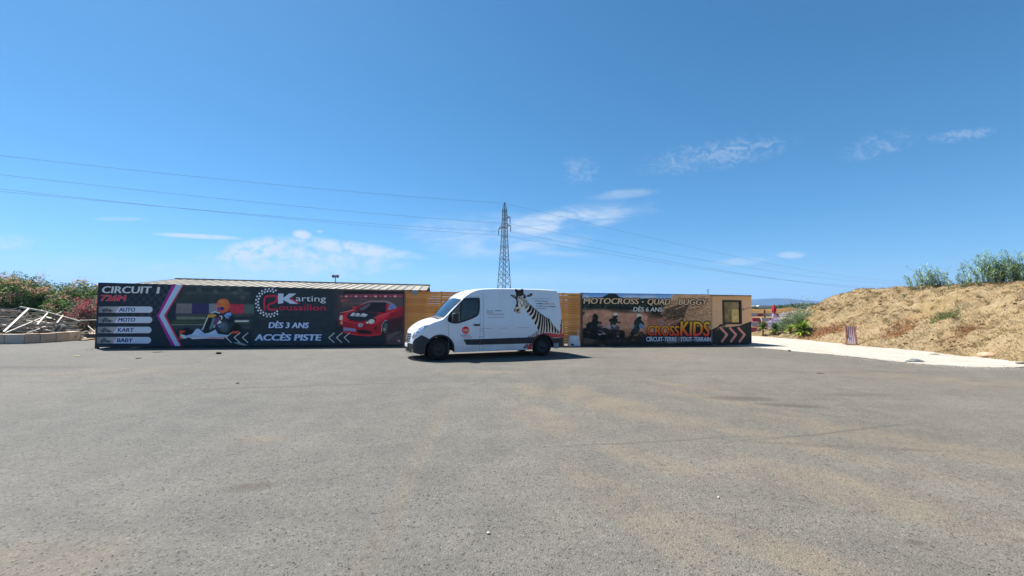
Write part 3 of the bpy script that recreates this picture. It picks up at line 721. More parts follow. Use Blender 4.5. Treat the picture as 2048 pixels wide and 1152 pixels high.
Kp([(590, 612), (655, 612), (640, 680), (590, 830), (510, 832), (520, 780)], '#111a20', 1, .3); Kl([(585, 600), (545, 690), (505, 790), (490, 800)], 1.8, '#98a8ad', .9, .3); Kp([(660, 620), (690, 620), (640, 790), (600, 790)], '#3a6278', .9, .5)
Kp([(582, 575), (640, 565), (700, 570), (705, 592), (650, 612), (582, 610)], '#c29b45', 1, .3); Kl([(600, 600), (630, 580), (625, 605), (660, 582), (690, 580)], .8, '#3c3626', .9, .2)
p.ell(*K(815, 432), 13.2, 13.8, '#cf6b41', 1, .4); p.ell(*K(835, 385), 8, 6, '#db8a4c', .8, 1.6); p.ell(*K(775, 465), 8.4, 6.2, '#e08a55', .8, .8); p.ell(*K(778, 476), 7.6, 4.0, '#1b1c4e', 1, .4); p.ell(*K(760, 472), 2.6, 2.2, '#6a4aa0', .7, .6)
Kp([(740, 505), (830, 515), (820, 548), (770, 540)], '#dd6a4e', .9, .4); p.line([K(730, 445), K(800, 440), K(870, 455)], 1.2, '#d8a05c', .8, .4); p.ell(*K(880, 450), 4, 9, '#8a4030', .6, 1.5); p.ell(*K(785, 372), 5, 3, '#e8b080', .6, 1.0); Kp([(340, 880), (420, 800), (470, 830), (440, 890)], '#a4bcdc', .7, .6); Kp([(560, 870), (690, 812), (720, 860), (640, 890)], '#94aed2', .7, .6); Kp([(420, 790), (530, 862), (500, 900), (400, 850)], '#56719a', .6, .8); Kp([(860, 560), (980, 600), (990, 690), (900, 700)], '#0e161d', .7, 1.2); Kp([(700, 800), (860, 850), (880, 880), (730, 870)], '#10181f', .7, .8)
Kp([(960, 1000), (1060, 990), (1200, 1040), (1130, 1046)], '#5d7080', .8, .6)
for (a, b, c) in (((940, 850), (860, 920), (940, 998)), ((1075, 850), (985, 920), (1072, 1000)), ((1196, 850), (1112, 922), (1196, 998))): Kl([a, b, c], 1.15, '#aebdca', 1, .15)
# chevron band
p.poly([(349.5, 560), (357.5, 560), (318.5, 632), (352.5, 697), (345, 697), (313.8, 632)], '#6e2370'); p.poly([(370, 560), (373, 560), (331.5, 631), (365, 693.5), (361, 695), (327.7, 631)], '#9a2c44')
p.poly([(357.5, 560), (371, 560), (327.7, 631), (360.8, 693.2), (351, 693.2), (318.5, 632)], '#8fb6e2')
# four grey and white buttons
for (x0, x1, y0, y1, xs, xt) in ((197.5, 305, 613, 625.3, 228.5, 238), (196.4, 304.2, 633.4, 646, 227, 236), (195, 302.7, 653.6, 666.2, 225, 234.5), (193.7, 302, 674, 686.8, 224.5, 233.5)):
    h = y1 - y0; r = h / 2
    p.poly([(x0, y0), (xt + 4, y0), (xs + 4, y1), (x0, y1)], '#4b5663'); p.put(p.polym([(x0, y0), (xt + 2, y0), (xs + 2, y1), (x0, y1)]) * np.clip((p.X - x0) / 40, 0, 1), '#8794a6', .55)
    p.poly([(xt + 1, y0), (x1 - r, y0), (x1 - r, y1), (xs + 1, y1)], '#a9c0e2'); p.ell(x1 - r, (y0 + y1) / 2, r, r, '#a9c0e2')
    p.line([(xt, y0), (xs, y1)], .9, '#8c2d5a'); p.line([(272, y1 + .2), (x1 - 5, y1 + .2)], .7, '#7a2646', .8)
    cx = x0 + 16; cy = y1 - 4
    p.curve([(cx - 11, cy), (cx - 8, cy - 3), (cx - 1, cy - 4.4 - (3 if y0 in (633.4, 653.6, 674) else 0)), (cx + 5, cy - 3), (cx + 12, cy - 1), (cx + 12, cy + 1), (cx, cy + 2)], '#2c3540', .85, .35)
    p.ell(cx - 6, cy + 1, 2, 2, '#1d242c', .9, .2); p.ell(cx + 7, cy + 1, 2, 2, '#1d242c', .9, .2)
# red sports car on the track
A = lambda x, y: (650 + x / 6.98, 540 + y / 6.98)
def Ap(pts, c, op=1, blur=0): p.poly([A(*q) for q in pts], c, op, blur)
def Ac(pts, c, op=1, blur=0): p.curve([A(*q) for q in pts], c, op, blur)
def Al(pts, w, c, op=1, blur=0): p.line([A(*q) for q in pts], w, c, op, blur)
fade = p.blur(((p.X > 672) & (p.X < 820)).astype(float), 7)
p.put(fade * (p.Y < 640), '#2e2c33', .9); p.put(fade * (p.Y >= 640), '#1b1f27', .8)
Ap([(570, 245), (1110, 250), (1110, 292), (760, 285), (590, 275)], '#8d7658', .9, .8); Ap([(240, 238), (560, 245), (560, 290), (260, 285)], '#3b332e', .9, 1.5)
for x in (320, 450, 520): Al([(x, 258), (x + 18, 262)], 2.6, '#8d6e58', .7, .8)
Ap([(280, 290), (1110, 292), (1110, 335), (240, 335)], '#15171c', .9, 1.2); Ap([(320, 340), (1100, 342), (1100, 380), (220, 380)], '#4a2c39', .9, .8)
for i, x in enumerate(range(230, 1080, 68)): p.ell(*A(x, 368), 3.2, 1.6, ['#8d3d50', '#a78f9a'][i % 2], .75, .5)
Al([(380, 345), (1090, 345)], .8, '#7c3046', .8, .3); Ap([(200, 395), (1100, 385), (1100, 520), (240, 520)], '#3c383c', .7, 2); Ap([(220, 425), (330, 405), (320, 430), (220, 445)], '#7d3840', .8, .6)
Al([(500, 400), (660, 430)], 1.4, '#70363e', .7, .5); Al([(250, 470), (520, 460)], 2, '#4f4640', .6, 1); Ap([(860, 700), (1100, 640), (1100, 830), (860, 1020)], '#4a4448', .7, 2); Ap([(820, 1050), (1100, 860), (1100, 1060)], '#37333a', .8, 1)
Ac([(192, 690), (215, 625), (280, 580), (400, 548), (470, 500), (600, 438), (760, 424), (900, 440), (985, 490), (1015, 522), (1092, 522), (1098, 700), (1000, 690), (890, 720), (860, 800), (790, 900), (620, 915), (440, 902), (300, 860), (210, 800)], '#6c1824', 1, .3)
Ac([(230, 640), (300, 590), (420, 560), (500, 590), (400, 640), (330, 700), (240, 700)], '#8c2632', .8, 1.2); Ac([(560, 720), (700, 660), (840, 610), (960, 580), (860, 660), (760, 720), (640, 760)], '#98283a', .85, 1.0); Ap([(240, 760), (480, 800), (700, 780), (780, 700), (780, 740), (700, 830), (480, 850), (240, 810)], '#6e1a26', .8, .8); Al([(600, 700), (760, 650), (900, 600)], .6, '#d8808a', .7, .4); Al([(240, 705), (420, 740), (560, 750)], .6, '#c25a66', .7, .4); Ap([(250, 850), (440, 895), (620, 908), (780, 890), (770, 905), (620, 925), (430, 912), (250, 870)], '#b02c38', .8, .3); Ac([(600, 440), (760, 428), (920, 444), (985, 494), (1005, 525), (960, 470), (860, 452), (700, 446)], '#23252c', .95, .3)
Ap([(890, 600), (1096, 560), (1098, 800), (980, 820), (880, 880)], '#571b26', .8, 1.2); Ap([(880, 690), (1098, 640), (1098, 840), (870, 900)], '#1c1a20', .85, 1.2)
Ac([(470, 500), (600, 440), (760, 427), (900, 442), (980, 490), (870, 462), (700, 448), (600, 455)], '#59606b', .9, .3)
Ac([(428, 560), (520, 495), (610, 455), (740, 450), (866, 462), (850, 590), (760, 592), (600, 588), (480, 578)], '#1c1d28', 1, .3); Ac([(470, 545), (560, 490), (640, 465), (600, 520), (520, 562)], '#4c4a60', .7, 1)
Ac([(885, 505), (930, 470), (975, 490), (1000, 530), (940, 545), (885, 560)], '#3f5f8e', 1, .4); Ap([(860, 470), (900, 480), (880, 560), (850, 590)], '#7e2231', 1, .3)
Ac([(325, 605), (420, 575), (600, 590), (745, 604), (660, 680), (520, 715), (390, 706), (310, 668)], '#18202c', 1, .3)
for q in ([(345, 640), (385, 595), (430, 600), (400, 645)], [(410, 640), (450, 598), (495, 612), (470, 650)], [(480, 645), (530, 600), (600, 625), (560, 655)]): Ap(q, '#8d9bb0', .85, .3)
Al([(400, 625), (560, 640)], .8, '#2a3340', .9, .1); Al([(210, 600), (400, 556)], .9, '#a5999f', .6, .3)
Ac([(565, 735), (600, 690), (660, 670), (715, 685), (690, 740), (610, 752)], '#20242e', 1, .3); p.ell(*A(648, 718), 6, 4.2, '#b9c8d0', .9, .5, -12); p.ell(*A(590, 735), 2.6, 2, '#93a5b4', .8, .4)
Ac([(198, 690), (215, 635), (245, 640), (240, 700)], '#8e9aa4', .9, .4); p.ell(*A(232, 735), 1.8, 3.4, '#c9a99a', .8, .4)
p.ell(*A(495, 772), 4.6, 4.0, '#6d8aa8', .9, .2); p.ell(*A(495, 772), 3.2, 2.6, '#22314a', .9, .2); Al([(478, 776), (515, 768)], .7, '#b7c8d8', .8, .1)
Ap([(258, 798), (432, 822), (430, 862), (256, 846)], '#59618d', 1, .25); Ac([(440, 835), (560, 838), (650, 860), (620, 890), (480, 884)], '#17131a', 1, .4); Ap([(690, 800), (728, 770), (720, 830), (695, 845)], '#1b1218', .9, .3)
Ac([(205, 760), (250, 790), (250, 850), (215, 830)], '#22161e', .9, .4); Al([(230, 775), (420, 800), (640, 790), (720, 765)], .8, '#5d1722', .7, .4)
p.ell(*A(835, 800), 7.4, 14.5, '#14171c', 1, .4, 8); p.ell(*A(842, 810), 4.6, 10.5, '#3c4a50', .8, .6, 8); Al([(790, 860), (795, 770), (830, 712), (860, 706)], .9, '#8ba0aa', .8, .3); Al([(830, 830), (826, 825)], 2.2, '#97a8ae', .8, .3)
Ac([(385, 520), (400, 510), (432, 515), (425, 540), (390, 540)], '#8c2836', 1, .3); Ac([(915, 575), (960, 545), (985, 548), (950, 585)], '#9c2836', 1, .3); Al([(730, 640), (900, 590), (1000, 570)], .7, '#b5495a', .6, .4)
for (a, b, c) in (((132, 878), (52, 945), (126, 1012)), ((238, 878), (160, 945), (234, 1010)), ((346, 878), (268, 942), (338, 1008))): Al([a, b, c], 1.1, '#aebdca', 1, .15)
Ap([(1018, 978), (1046, 978), (1046, 1004), (1018, 1004)], '#b07a90', .9, .2)
# ring of chequered squares round the logo
Q = lambda x, y: (480 + x / 5.689, 540 + y / 5.689)
for k in range(17):
    a = R(62 + k * 15.2)
    for rr, sh in ((158, 0), (132, 7.6)):
        aa = a + R(sh); cx, cy = 335 + rr * math.cos(aa) * .98, 372 - rr * math.sin(aa)
        e = 13; p.poly([Q(cx + e * math.cos(aa + R(45 + 90 * q)) * .95, cy - e * math.sin(aa + R(45 + 90 * q))) for q in range(4)], '#a9bfdc')
for pts, w in (([(278, 452), (278, 340), (300, 300), (340, 296), (410, 296), (420, 320), (412, 350), (380, 372), (345, 384), (316, 410), (322, 440), (350, 450), (412, 450)], 2.9),): p.line([tuple(q) for q in smooth_curve([Q(*q) for q in pts], 6)], w, '#c22a52', 1, .1)
p.poly([Q(*q) for q in [(580, 330), (640, 268), (612, 300), (596, 328), (680, 382), (650, 384)]], '#a02a58'); p.poly([Q(*q) for q in [(432, 268), (494, 268), (492, 318), (560, 268), (640, 268), (556, 326), (655, 384), (575, 384), (492, 340), (490, 376), (432, 384)]], '#a9c4ec')
p.grain(right_of, 9, 5, .18, 3); p.grain(full, 2.2, 1.6, .07, 4)
# trim the sheet to the container face: top edge runs from (196,565) to (806,581)
top = 565.3 + (p.X - 196) * (581.3 - 565.3) / 610; bot = 693.5 + (p.X - 196) * (688.5 - 693.5) / 610
lft = 196 - (p.Y - 565) * 7 / 132
p.m = ((p.Y > top) & (p.Y < bot) & (p.X > lft + .3) & (p.X < 806)).astype(float)
p.sheet('banner', FRL, -.012, contL, 2, .5)
# lettering of the left banner
LT = lambda nm, s, a, b, h, c, **k: lettering(nm, s, a, b, h, FRL, k.pop('off', -.018), contL, c, **k)
LT('lettering', 'CIRCUIT', (202.5, 586), (301.5, 586.8), 13.6, '#b4c8de', bold=.034, slant=.2); LT('lettering', '1', (312.5, 587), (317.8, 587), 13.2, '#b4c8de', bold=.03, slant=.2)
LT('lettering', '726M', (200.5, 601.3), (250.5, 602), 11.2, '#c3a0b4', bold=.022, slant=.22, grow=.028); LT('lettering', '726M', (200.5, 601.3), (250.5, 602), 11.2, '#c4284f', bold=.022, slant=.22, off=-.022)
for s, a, b in (('AUTO', (237.5, 623), (270, 623.2)), ('MOTO', (236, 643.3), (270, 643.4)), ('KART', (235, 663.6), (267, 663.7)), ('BABY', (233.5, 684.2), (265, 684.2))): LT('lettering', s, a, b, 7.6, '#1b2458', bold=.03, slant=.16)
for off, c, g in ((-.016, '#2c4b9e', .035), (-.02, '#a8c0de', 0)):
    LT('lettering', 'DÈS 3 ANS', (537, 655.8), (616.5, 656.3), 11, c, bold=.03, slant=.16, grow=g, off=off)
    LT('lettering', 'ACCÈS PISTE', (509, 681), (641.5, 681.2), 12.4, c, bold=.04, slant=.18, grow=g, off=off)
LT('lettering', 'arting', (591.5, 602.3), (651.8, 603), 11.5, '#b7cde6', bold=.0, slant=0); LT('lettering', 'oussillon', (557.5, 620.2), (651.5, 621), 11.4, '#c42a54', bold=.0, slant=0)

# ---- right container and cabin
LENR = (FR1 - FR0).length
hR0 = FRR.hit(1164, 585.5, 0).z; hR1 = FRR.hit(1423, 589, 0).z
contR = container('shipping_container', 'container wearing the motocross and quad rider banner, right of the wooden fence', 'containers walling the lot', FRR, LENR, 0, hR0, hR1)
def cab_frame():
    return Frame(FR1, math.atan2(FR2.y - FR1.y, FR2.x - FR1.x))
FRC = cab_frame(); LENC = (FR2 - FR1).length + .02
p = Paint(1163, 584, 1424, 694, 4, '#101a1c')
G = lambda x, y: (1150 + x / 8.86, 570 + y / 8.86)
def Gp(pts, c, op=1, blur=0): p.poly([G(*q) for q in pts], c, op, blur)
def Gc(pts, c, op=1, blur=0): p.curve([G(*q) for q in pts], c, op, blur)
def Gl(pts, w, c, op=1, blur=0): p.line([G(*q) for q in pts], w, c, op, blur)
p.poly([(1160, 580), (1424, 580), (1424, 604), (1160, 604)], '#3f78ba'); p.put(p.blur(((p.Y > 592) & (p.Y < 600)).astype(float), 3), '#8fb2d8', .6)
for (x, y, rx, ry) in ((1172, 593, 7, 2.5), (1262, 594, 16, 3), (1295, 594, 18, 3)): p.ell(x, y, rx, ry, '#a9c3e0', .6, 1.5)
p.poly([(1160, 597), (1176, 599), (1200, 596), (1216, 588), (1222, 586), (1232, 587), (1240, 594), (1262, 599), (1290, 596), (1330, 600), (1360, 590), (1424, 584), (1424, 640), (1160, 632)], '#172220', 1, .8)
for i in range(130): x = random.uniform(1164, 1340); y = random.uniform(598, 622); p.ell(x, y, random.uniform(1, 4), random.uniform(.8, 2), random.choice(['#22332c', '#0f1817', '#2b3d38', '#1a2a2a']), .6, .5)
Gp([(120, 440), (560, 440), (1140, 480), (1700, 620), (1700, 1060), (120, 1060)], '#86695e', 1, 2.0)
for i in range(60): x = random.uniform(1166, 1330); y = random.uniform(622, 668); p.ell(x, y, random.uniform(3, 12), random.uniform(1.5, 5), random.choice(['#93776b', '#85685d', '#a08578', '#6d564f']), .5, 2.2)
Gp([(600, 430), (1140, 470), (1160, 500), (900, 500), (640, 470)], '#1e2a27', .8, 1.5); Gp([(130, 470), (180, 470), (165, 530), (130, 540)], '#171d1c', .9, .8)
Gp([(130, 760), (1100, 820), (1700, 880), (1700, 1080), (130, 1080)], '#25231f', 1, 1.6); Gp([(860, 780), (1300, 700), (1300, 860), (900, 920)], '#7b5c50', .8, 1.8); Gp([(130, 940), (360, 960), (500, 1060), (130, 1060)], '#342f2b', .8, 1.5)
Gl([(160, 945), (330, 985)], .7, '#6d6b68', .6, .4); Gp([(160, 960), (280, 960), (330, 1040), (160, 1040)], '#4d4644', .6, 1.5)
# buggy with driver, quad rider, motocross rider
Gc([(310, 560), (330, 515), (370, 508), (405, 540), (415, 580), (400, 625), (440, 650), (470, 655), (465, 690), (400, 690), (480, 720), (480, 760), (400, 780), (240, 800), (205, 740), (230, 670), (300, 640)], '#10171a', 1, .3)
Gl([(235, 660), (250, 560), (265, 548), (310, 560)], .9, '#1b1c20', .9, .2); Gl([(300, 548), (300, 660)], .6, '#3a3432', .7, .2); Gl([(205, 690), (200, 860)], 2, '#14181b', .9, .3)
Gp([(150, 760), (560, 760), (570, 900), (500, 970), (150, 930)], '#131a1f', 1, .6); Gc([(375, 835), (440, 870), (520, 855), (545, 870), (500, 900), (420, 880)], '#8d93ab', .85, .4); Gl([(420, 800), (520, 850)], 1.6, '#4d5574', .9, .5); Gp([(390, 700), (470, 705), (475, 750), (390, 745)], '#37404c', .9, .4)
for x in (395, 425, 455): Gl([(x, 712), (x + 16, 712)], .9, '#8f99a4', .6, .2)
p.ell(*G(330, 880), 9, 9, '#0c1013', 1, .6); p.ell(*G(500, 930), 8, 7, '#0b0f12', 1, .6); p.ell(*G(190, 860), 6, 9, '#0d1113', 1, .6)
Gc([(590, 620), (640, 590), (680, 570), (700, 560), (752, 600), (760, 640), (810, 665), (800, 685), (740, 670), (720, 700), (640, 700), (620, 660)], '#131c21', 1, .3); p.ell(*G(715, 535), 5.6, 5.8, '#161c22', 1, .3); Gc([(670, 515), (700, 492), (740, 495), (772, 540), (735, 535), (690, 545)], '#a9b2b4', .95, .3); Gl([(685, 515), (720, 520)], .7, '#32527c', .8, .1)
Gc([(548, 720), (600, 700), (680, 690), (760, 720), (790, 760), (760, 800), (640, 790), (560, 770)], '#3c3a48', 1, .4); Gc([(555, 715), (610, 705), (640, 740), (600, 770), (552, 750)], '#8a8795', .8, .6); Gp([(590, 770), (640, 770), (640, 815), (600, 800)], '#8f8a8a', .7, .4); Gl([(670, 710), (700, 745), (730, 715)], 1.6, '#8896a8', .8, .3); Gp([(540, 780), (860, 800), (870, 960), (560, 960)], '#14191c', 1, .8)
p.ell(*G(835, 880), 5, 8.5, '#100f11', 1, .5); p.ell(*G(600, 880), 7, 8, '#0d1012', 1, .5); Gp([(730, 830), (790, 830), (780, 920), (740, 920)], '#3a2c25', .9, .5); Gl([(750, 910), (775, 910)], 1.4, '#8d8276', .7, .3)
Gc([(1045, 640), (1080, 600), (1130, 590), (1180, 620), (1225, 690), (1215, 715), (1160, 680), (1150, 760), (1120, 860), (1020, 880), (1000, 830), (1040, 720)], '#1a2429', 1, .3); p.ell(*G(1140, 565), 5.0, 5.6, '#151b22', 1, .3); Gc([(1090, 545), (1115, 512), (1160, 515), (1205, 560), (1150, 555), (1105, 570)], '#a3abab', .95, .3)
Gc([(1140, 690), (1200, 700), (1225, 715), (1180, 765), (1140, 750)], '#3f6e9f', .95, .4); Gc([(1012, 720), (1040, 690), (1060, 740), (1020, 780)], '#58707f', .8, .6); Gl([(1160, 770), (1205, 800)], 1.4, '#9aa0a0', .7, .3); Gl([(1190, 780), (1140, 900)], 1.0, '#7d7a74', .6, .3)
p.ell(*G(1175, 905), 5.6, 8.5, '#14130f', 1, .4); p.ell(*G(1175, 905), 3.2, 5.8, '#4a3b32', .7, .5); p.ell(*G(1000, 880), 4.5, 6.5, '#141412', 1, .5); Gl([(970, 820), (985, 900)], .7, '#8a7c6c', .7, .2); Gp([(940, 905), (1260, 905), (1300, 1030), (940, 1030)], '#1f1d17', .8, 1.2)
# sand with tyre marks on the right half
H = lambda x, y: (1280 + x / 8.8625, 570 + y / 8.8625)
def Hp(pts, c, op=1, blur=0): p.poly([H(*q) for q in pts], c, op, blur)
def Hl(pts, w, c, op=1, blur=0): p.line([H(*q) for q in pts], w, c, op, blur)
Hp([(590, 160), (1290, 160), (1290, 800), (760, 660), (420, 640), (400, 430), (540, 240)], '#84715e', 1, 1)
Hp([(430, 440), (700, 340), (860, 360), (760, 640), (420, 640)], '#2b2822', .85, 1.2); Hp([(120, 600), (440, 590), (700, 650), (640, 720), (140, 700)], '#6e4c42', .85, 1.6); Hp([(130, 520), (430, 480), (430, 590), (150, 600)], '#2f2a22', .8, 1.5)
for i in range(150):
    x = random.uniform(420, 1000); y = random.uniform(330, 640) - (x - 420) * .12; L = random.uniform(8, 40); Hl([(x, y), (x + L, y - L * random.uniform(-.2, .5))], random.uniform(.5, 1.3), random.choice(['#5d5446', '#0f110f', '#8a7a66', '#3d362c', '#1c1d1a']), .75, .15)
for i in range(60):
    x = random.uniform(640, 1260); y = random.uniform(165, 250); L = random.uniform(8, 60); Hl([(x, y), (x + L, y - L * .3)], .7, random.choice(['#5c4d3d', '#9a8870', '#483c30']), .7, .2)
for k_, y0 in enumerate((500, 530, 560, 590, 612)):
    for i in range(44): x = 800 + i * 11.4; y = y0 - (x - 800) * .21; Hl([(x, y), (x + 6, y + 7)], .9, '#463330' if k_ % 2 == 0 else '#5d4a42', .9, .1)
    Hl([(790, y0 + 14), (1290, y0 + 14 - 105)], .7, '#a08a76', .7, .2)
Hl([(640, 430), (760, 370), (850, 330)], 2, '#8f806c', .8, .5); Hl([(500, 700), (620, 640), (740, 600)], 2.2, '#857560', .8, .5); Hl([(430, 430), (560, 370)], 1.6, '#97876f', .7, .4); Hl([(900, 350), (1200, 300), (1290, 270)], 1.3, '#4d4034', .8, .3); Hl([(860, 450), (1000, 420), (1100, 390)], 3, '#2c2721', .7, .8)
Hp([(-10, 905), (800, 940), (1290, 880), (1290, 1090), (-10, 1090)], '#19202a', .9, 1.5); Hp([(420, 930), (960, 900), (760, 1010), (500, 1040)], '#5c5b60', .7, 1.4); Hl([(300, 1040), (520, 1010)], 1.6, '#5a5448', .6, .6); Hp([(300, 620), (440, 620), (430, 700), (340, 690)], '#62606c', .6, 1.2)
for i in range(40): x = random.uniform(-100, 1280); y = random.uniform(1020, 1075); Hl([(x, y), (x + 20, y - 3)], .7, random.choice(['#3a3a38', '#0f1518']), .7, .2)
p.a *= (1 - .24 * p.blur(((p.Y > 603)).astype(float), 3))[..., None]
for i in range(420):                                                # churned sand, clods and ruts
    x = random.uniform(350, 1290); y = random.uniform(300, 640) + (700 - x) * .12; L = random.uniform(5, 26); d = math.exp(-((x - 640) / 330) ** 2)
    Hl([(x, y), (x + L, y - L * random.uniform(-.3, .6))], random.uniform(.4, 1.1), random.choice(['#0e100d', '#24211b', '#171612'] if random.random() < d else ['#9c8870', '#6a5846', '#b09a80', '#4a3c30']), .8, .1)
for i in range(90): x = random.uniform(1166, 1300); y = random.uniform(660, 690); p.line([(x, y), (x + random.uniform(2, 9), y - random.uniform(-1, 1))], random.uniform(.4, 1.2), random.choice(['#0c0f10', '#3a3632', '#474039', '#181a1a']), .6, .3)
for i in range(160): x = random.uniform(1166, 1330); y = random.uniform(600, 620); p.ell(x, y, random.uniform(.6, 1.6), random.uniform(.4, 1), random.choice(['#2f4a3c', '#0c1413', '#405a50', '#0a0f10']), .8, .2)
for (x, y) in ((330, 580), (420, 660), (640, 640), (700, 650), (1080, 700), (1100, 780), (470, 740), (300, 720), (560, 740)): Gl([(x, y), (x + random.uniform(-18, 22), y + random.uniform(14, 34))], .7, random.choice(['#55626c', '#6b7680', '#3d4850']), .8, .15)
p.grain(np.ones((p.h, p.w)), 4, 3, .26, 9); p.grain(np.ones((p.h, p.w)), 1.3, 1.0, .2, 10)
top = 586.2 + (p.X - 1164) * (589.6 - 586.2) / 259; bot = 689 + (p.X - 1164) * (688 - 689) / 259
p.m = ((p.Y > top) & (p.Y < bot) & (p.X > 1165) & (p.X < 1423)).astype(float)
p.sheet('banner', FRR, -.012, contR, 2, .5)
RT = lambda nm, s, a, b, h, c, **k: lettering(nm, s, a, b, h, FRR, k.pop('off', -.02), contR, c, **k)
for s, a, b in (('MOTOCROSS', (1166.5, 607.5), (1277, 608.3)), ('-', (1284, 609), (1288, 609)), ('QUAD', (1294, 609), (1340, 609.5)), ('-', (1347, 610), (1351, 610)), ('BUGGY', (1356.5, 609.6), (1414, 610))):
    if s == '-':
        for off, c, e in ((-.016, '#141414', 1), (-.02, '#c3b49e', 0)): flat_shape('dash', [(a[0] - e, 602.4 - e), (b[0] + e, 602.6 - e), (b[0] - .6 + e, 605.2 + e), (a[0] - .6 - e, 605 + e)], FRR, off, contR, c)
    else:
        for off, c, g in ((-.016, '#15140f', .05), (-.02, '#d2c4ae', 0)): RT('lettering', s, a, b, 11.6, c, bold=.034, slant=.17, grow=g * 1.9, off=off)
for off, c, g in ((-.016, '#12203a', .03), (-.02, '#b9cbd8', 0)): RT('lettering', 'DÈS 6 ANS', (1266.5, 622.8), (1324.5, 623.4), 8.6, c, bold=.02, slant=.12, grow=g, off=off)
for off, c, g, gr in ((-.016, '#1c120e', .06, None), (-.02, '#e0b54a', 0, ('#c43a34', '#d8b840', '#dc7434'))):
    RT('lettering', 'CROSS', (1294, 671), (1358, 672), 20.0, c, bold=.035, slant=.05, grow=g, off=off, grad=gr)
    RT('lettering', 'KIDS', (1360, 671.8), (1419, 672.6), 29, c, bold=.035, slant=.05, grow=g, off=off, grad=(('#b8323c', '#e6cf3c', '#e08a34') if gr else None))
for off, c, g in ((-.016, '#16264a', .05), (-.02, '#b8cdea', 0)): RT('lettering', 'CIRCUIT-TERRE · TOUT-TERRAIN', (1292.5, 682.6), (1422, 683), 8.8, c, bold=.028, slant=0, grow=g * 1.3, off=off)

# cabin with a window next to the right container
cabin = empty('site_cabin', FRC.world((0, 0, 0)), FRC.a); tag(cabin, 'small beige and black cabin with one dark window, right of the motocross banner', 'cabin')
hC0 = FRC.hit(1425, 591.5, 0).z; hC1 = FRC.hit(1503, 593, 0).z; hC = (hC0 + hC1) / 2; DC = 2.4
M_cab = mat('cabin_paint', '#a58f74', .6, col2='#97826a', scale=2)
w0 = FRC.hit(1447, 646.5, 0); w1 = FRC.hit(1480.5, 602.5, 0); wx0, wx1, wz0, wz1 = w0.x, w1.x, w0.z, w1.z
b = MB()
for lo, hi in (((.02, 0, .12), (wx0, .05, hC)), ((wx1, 0, .12), (LENC, .05, hC)), ((wx0, 0, .12), (wx1, .05, wz0)), ((wx0, 0, wz1), (wx1, .05, hC))): b.box(lo, hi)
def end_wall(px, py):
    o = FRC.local((0, 0, EYE)); d = FRC.local(Vector((0, 0, EYE)) + ray(px, py)) - o; k = (LENC - .05 - o.x) / d.x; q = o + d * k; return q.y, q.z
(ya, za), (yb, zb_) = end_wall(1463, 645), end_wall(1478, 617); ya, yb = min(ya, yb), max(ya, yb); yb = min(yb, DC - .1)
for lo, hi in (((LENC - .05, .05, .12), (LENC, ya, hC)), ((LENC - .05, yb, .12), (LENC, DC, hC)), ((LENC - .05, ya, .12), (LENC, yb, za)), ((LENC - .05, ya, zb_), (LENC, yb, hC))): b.box(lo, hi)
b.box((.02, .05, .12), (.07, DC, hC)); b.box((.07, DC - .05, .12), (LENC - .05, DC, hC))
b.build('wall', M_cab, cabin)
MB().box((-.0, -.03, hC), (LENC + .03, DC + .05, hC + .06)).build('roof', mat('cabin_roof', '#8d7c66', .6, col2='#6e6252', scale=3), cabin)
MB().box((.0, .02, .05), (LENC, DC, .12)).build('floor', M_steel_grey, cabin)
for x in (.12, LENC - .22): MB().box((x, .0, .0), (x + .12, .15, .05)).build('foot', mat('foot_block', '#8f897c', .9), cabin)
p = Paint(1423, 590, 1505, 692, 4, '#a38f78')
J = lambda x, y: (1400 + x / 8.86, 570 + y / 8.86)
p.put(p.blur((p.Y < 600).astype(float), 4), '#ad9067', .8)
for i in range(26): x = random.uniform(1424, 1441); y = random.uniform(600, 645); p.line([(x, y), (x + random.uniform(2, 5), y - random.uniform(-2, 3))], .5, random.choice(['#6f6152', '#54483c', '#8a7966']), .8, .15)
for k_, y0 in enumerate((624, 628, 632, 636)):
    for i in range(14): p.line([(1424 + i * 1.3, y0 - i * .28), (1425 + i * 1.3, y0 + .9 - i * .28)], .6, '#4c4038', .9, .1)
p.line([J(220, 300), J(290, 262), J(300, 330), J(350, 390)], .8, '#5c4f40', .8, .2)
p.poly([J(200, 790), J(300, 745), J(360, 690), J(480, 690), J(420, 740), J(540, 740), J(700, 720), J(925, 635), J(940, 1080), J(200, 1080)], '#1a1e22', 1, .4)
for i in range(20): x = random.uniform(1430, 1452); y = 652 + (1452 - x) * .25 + random.uniform(-2, 6); p.line([(x, y), (x + 7, y - 4)], .5, random.choice(['#857562', '#1b1c1d', '#5a5146']), .85, .15)
for dx in (0, 160, 312):
    p.line([J(372 + dx, 765), J(478 + dx, 880), J(390 + dx, 1000)], 4.0, '#b58a84', .95, .4); p.line([J(376 + dx, 775), J(470 + dx, 880), J(396 + dx, 985)], 2.0, '#8c5a58', .9, .4); p.line([J(450 + dx, 860), J(478 + dx, 880), J(450 + dx, 910)], 1.0, '#d0b8ac', .8, .4)
p.grain(np.ones((p.h, p.w)), 3, 2, .08, 14)
p.m = ((p.Y > 592.4) & (p.Y < 687.5) & (p.X > 1424.2) & (p.X < 1503.2) & ~((p.X > 1446) & (p.X < 1481.5) & (p.Y > 601.5) & (p.Y < 647.5))).astype(float)
p.sheet('printed_panel', FRC, -.006, cabin, 2, .5)
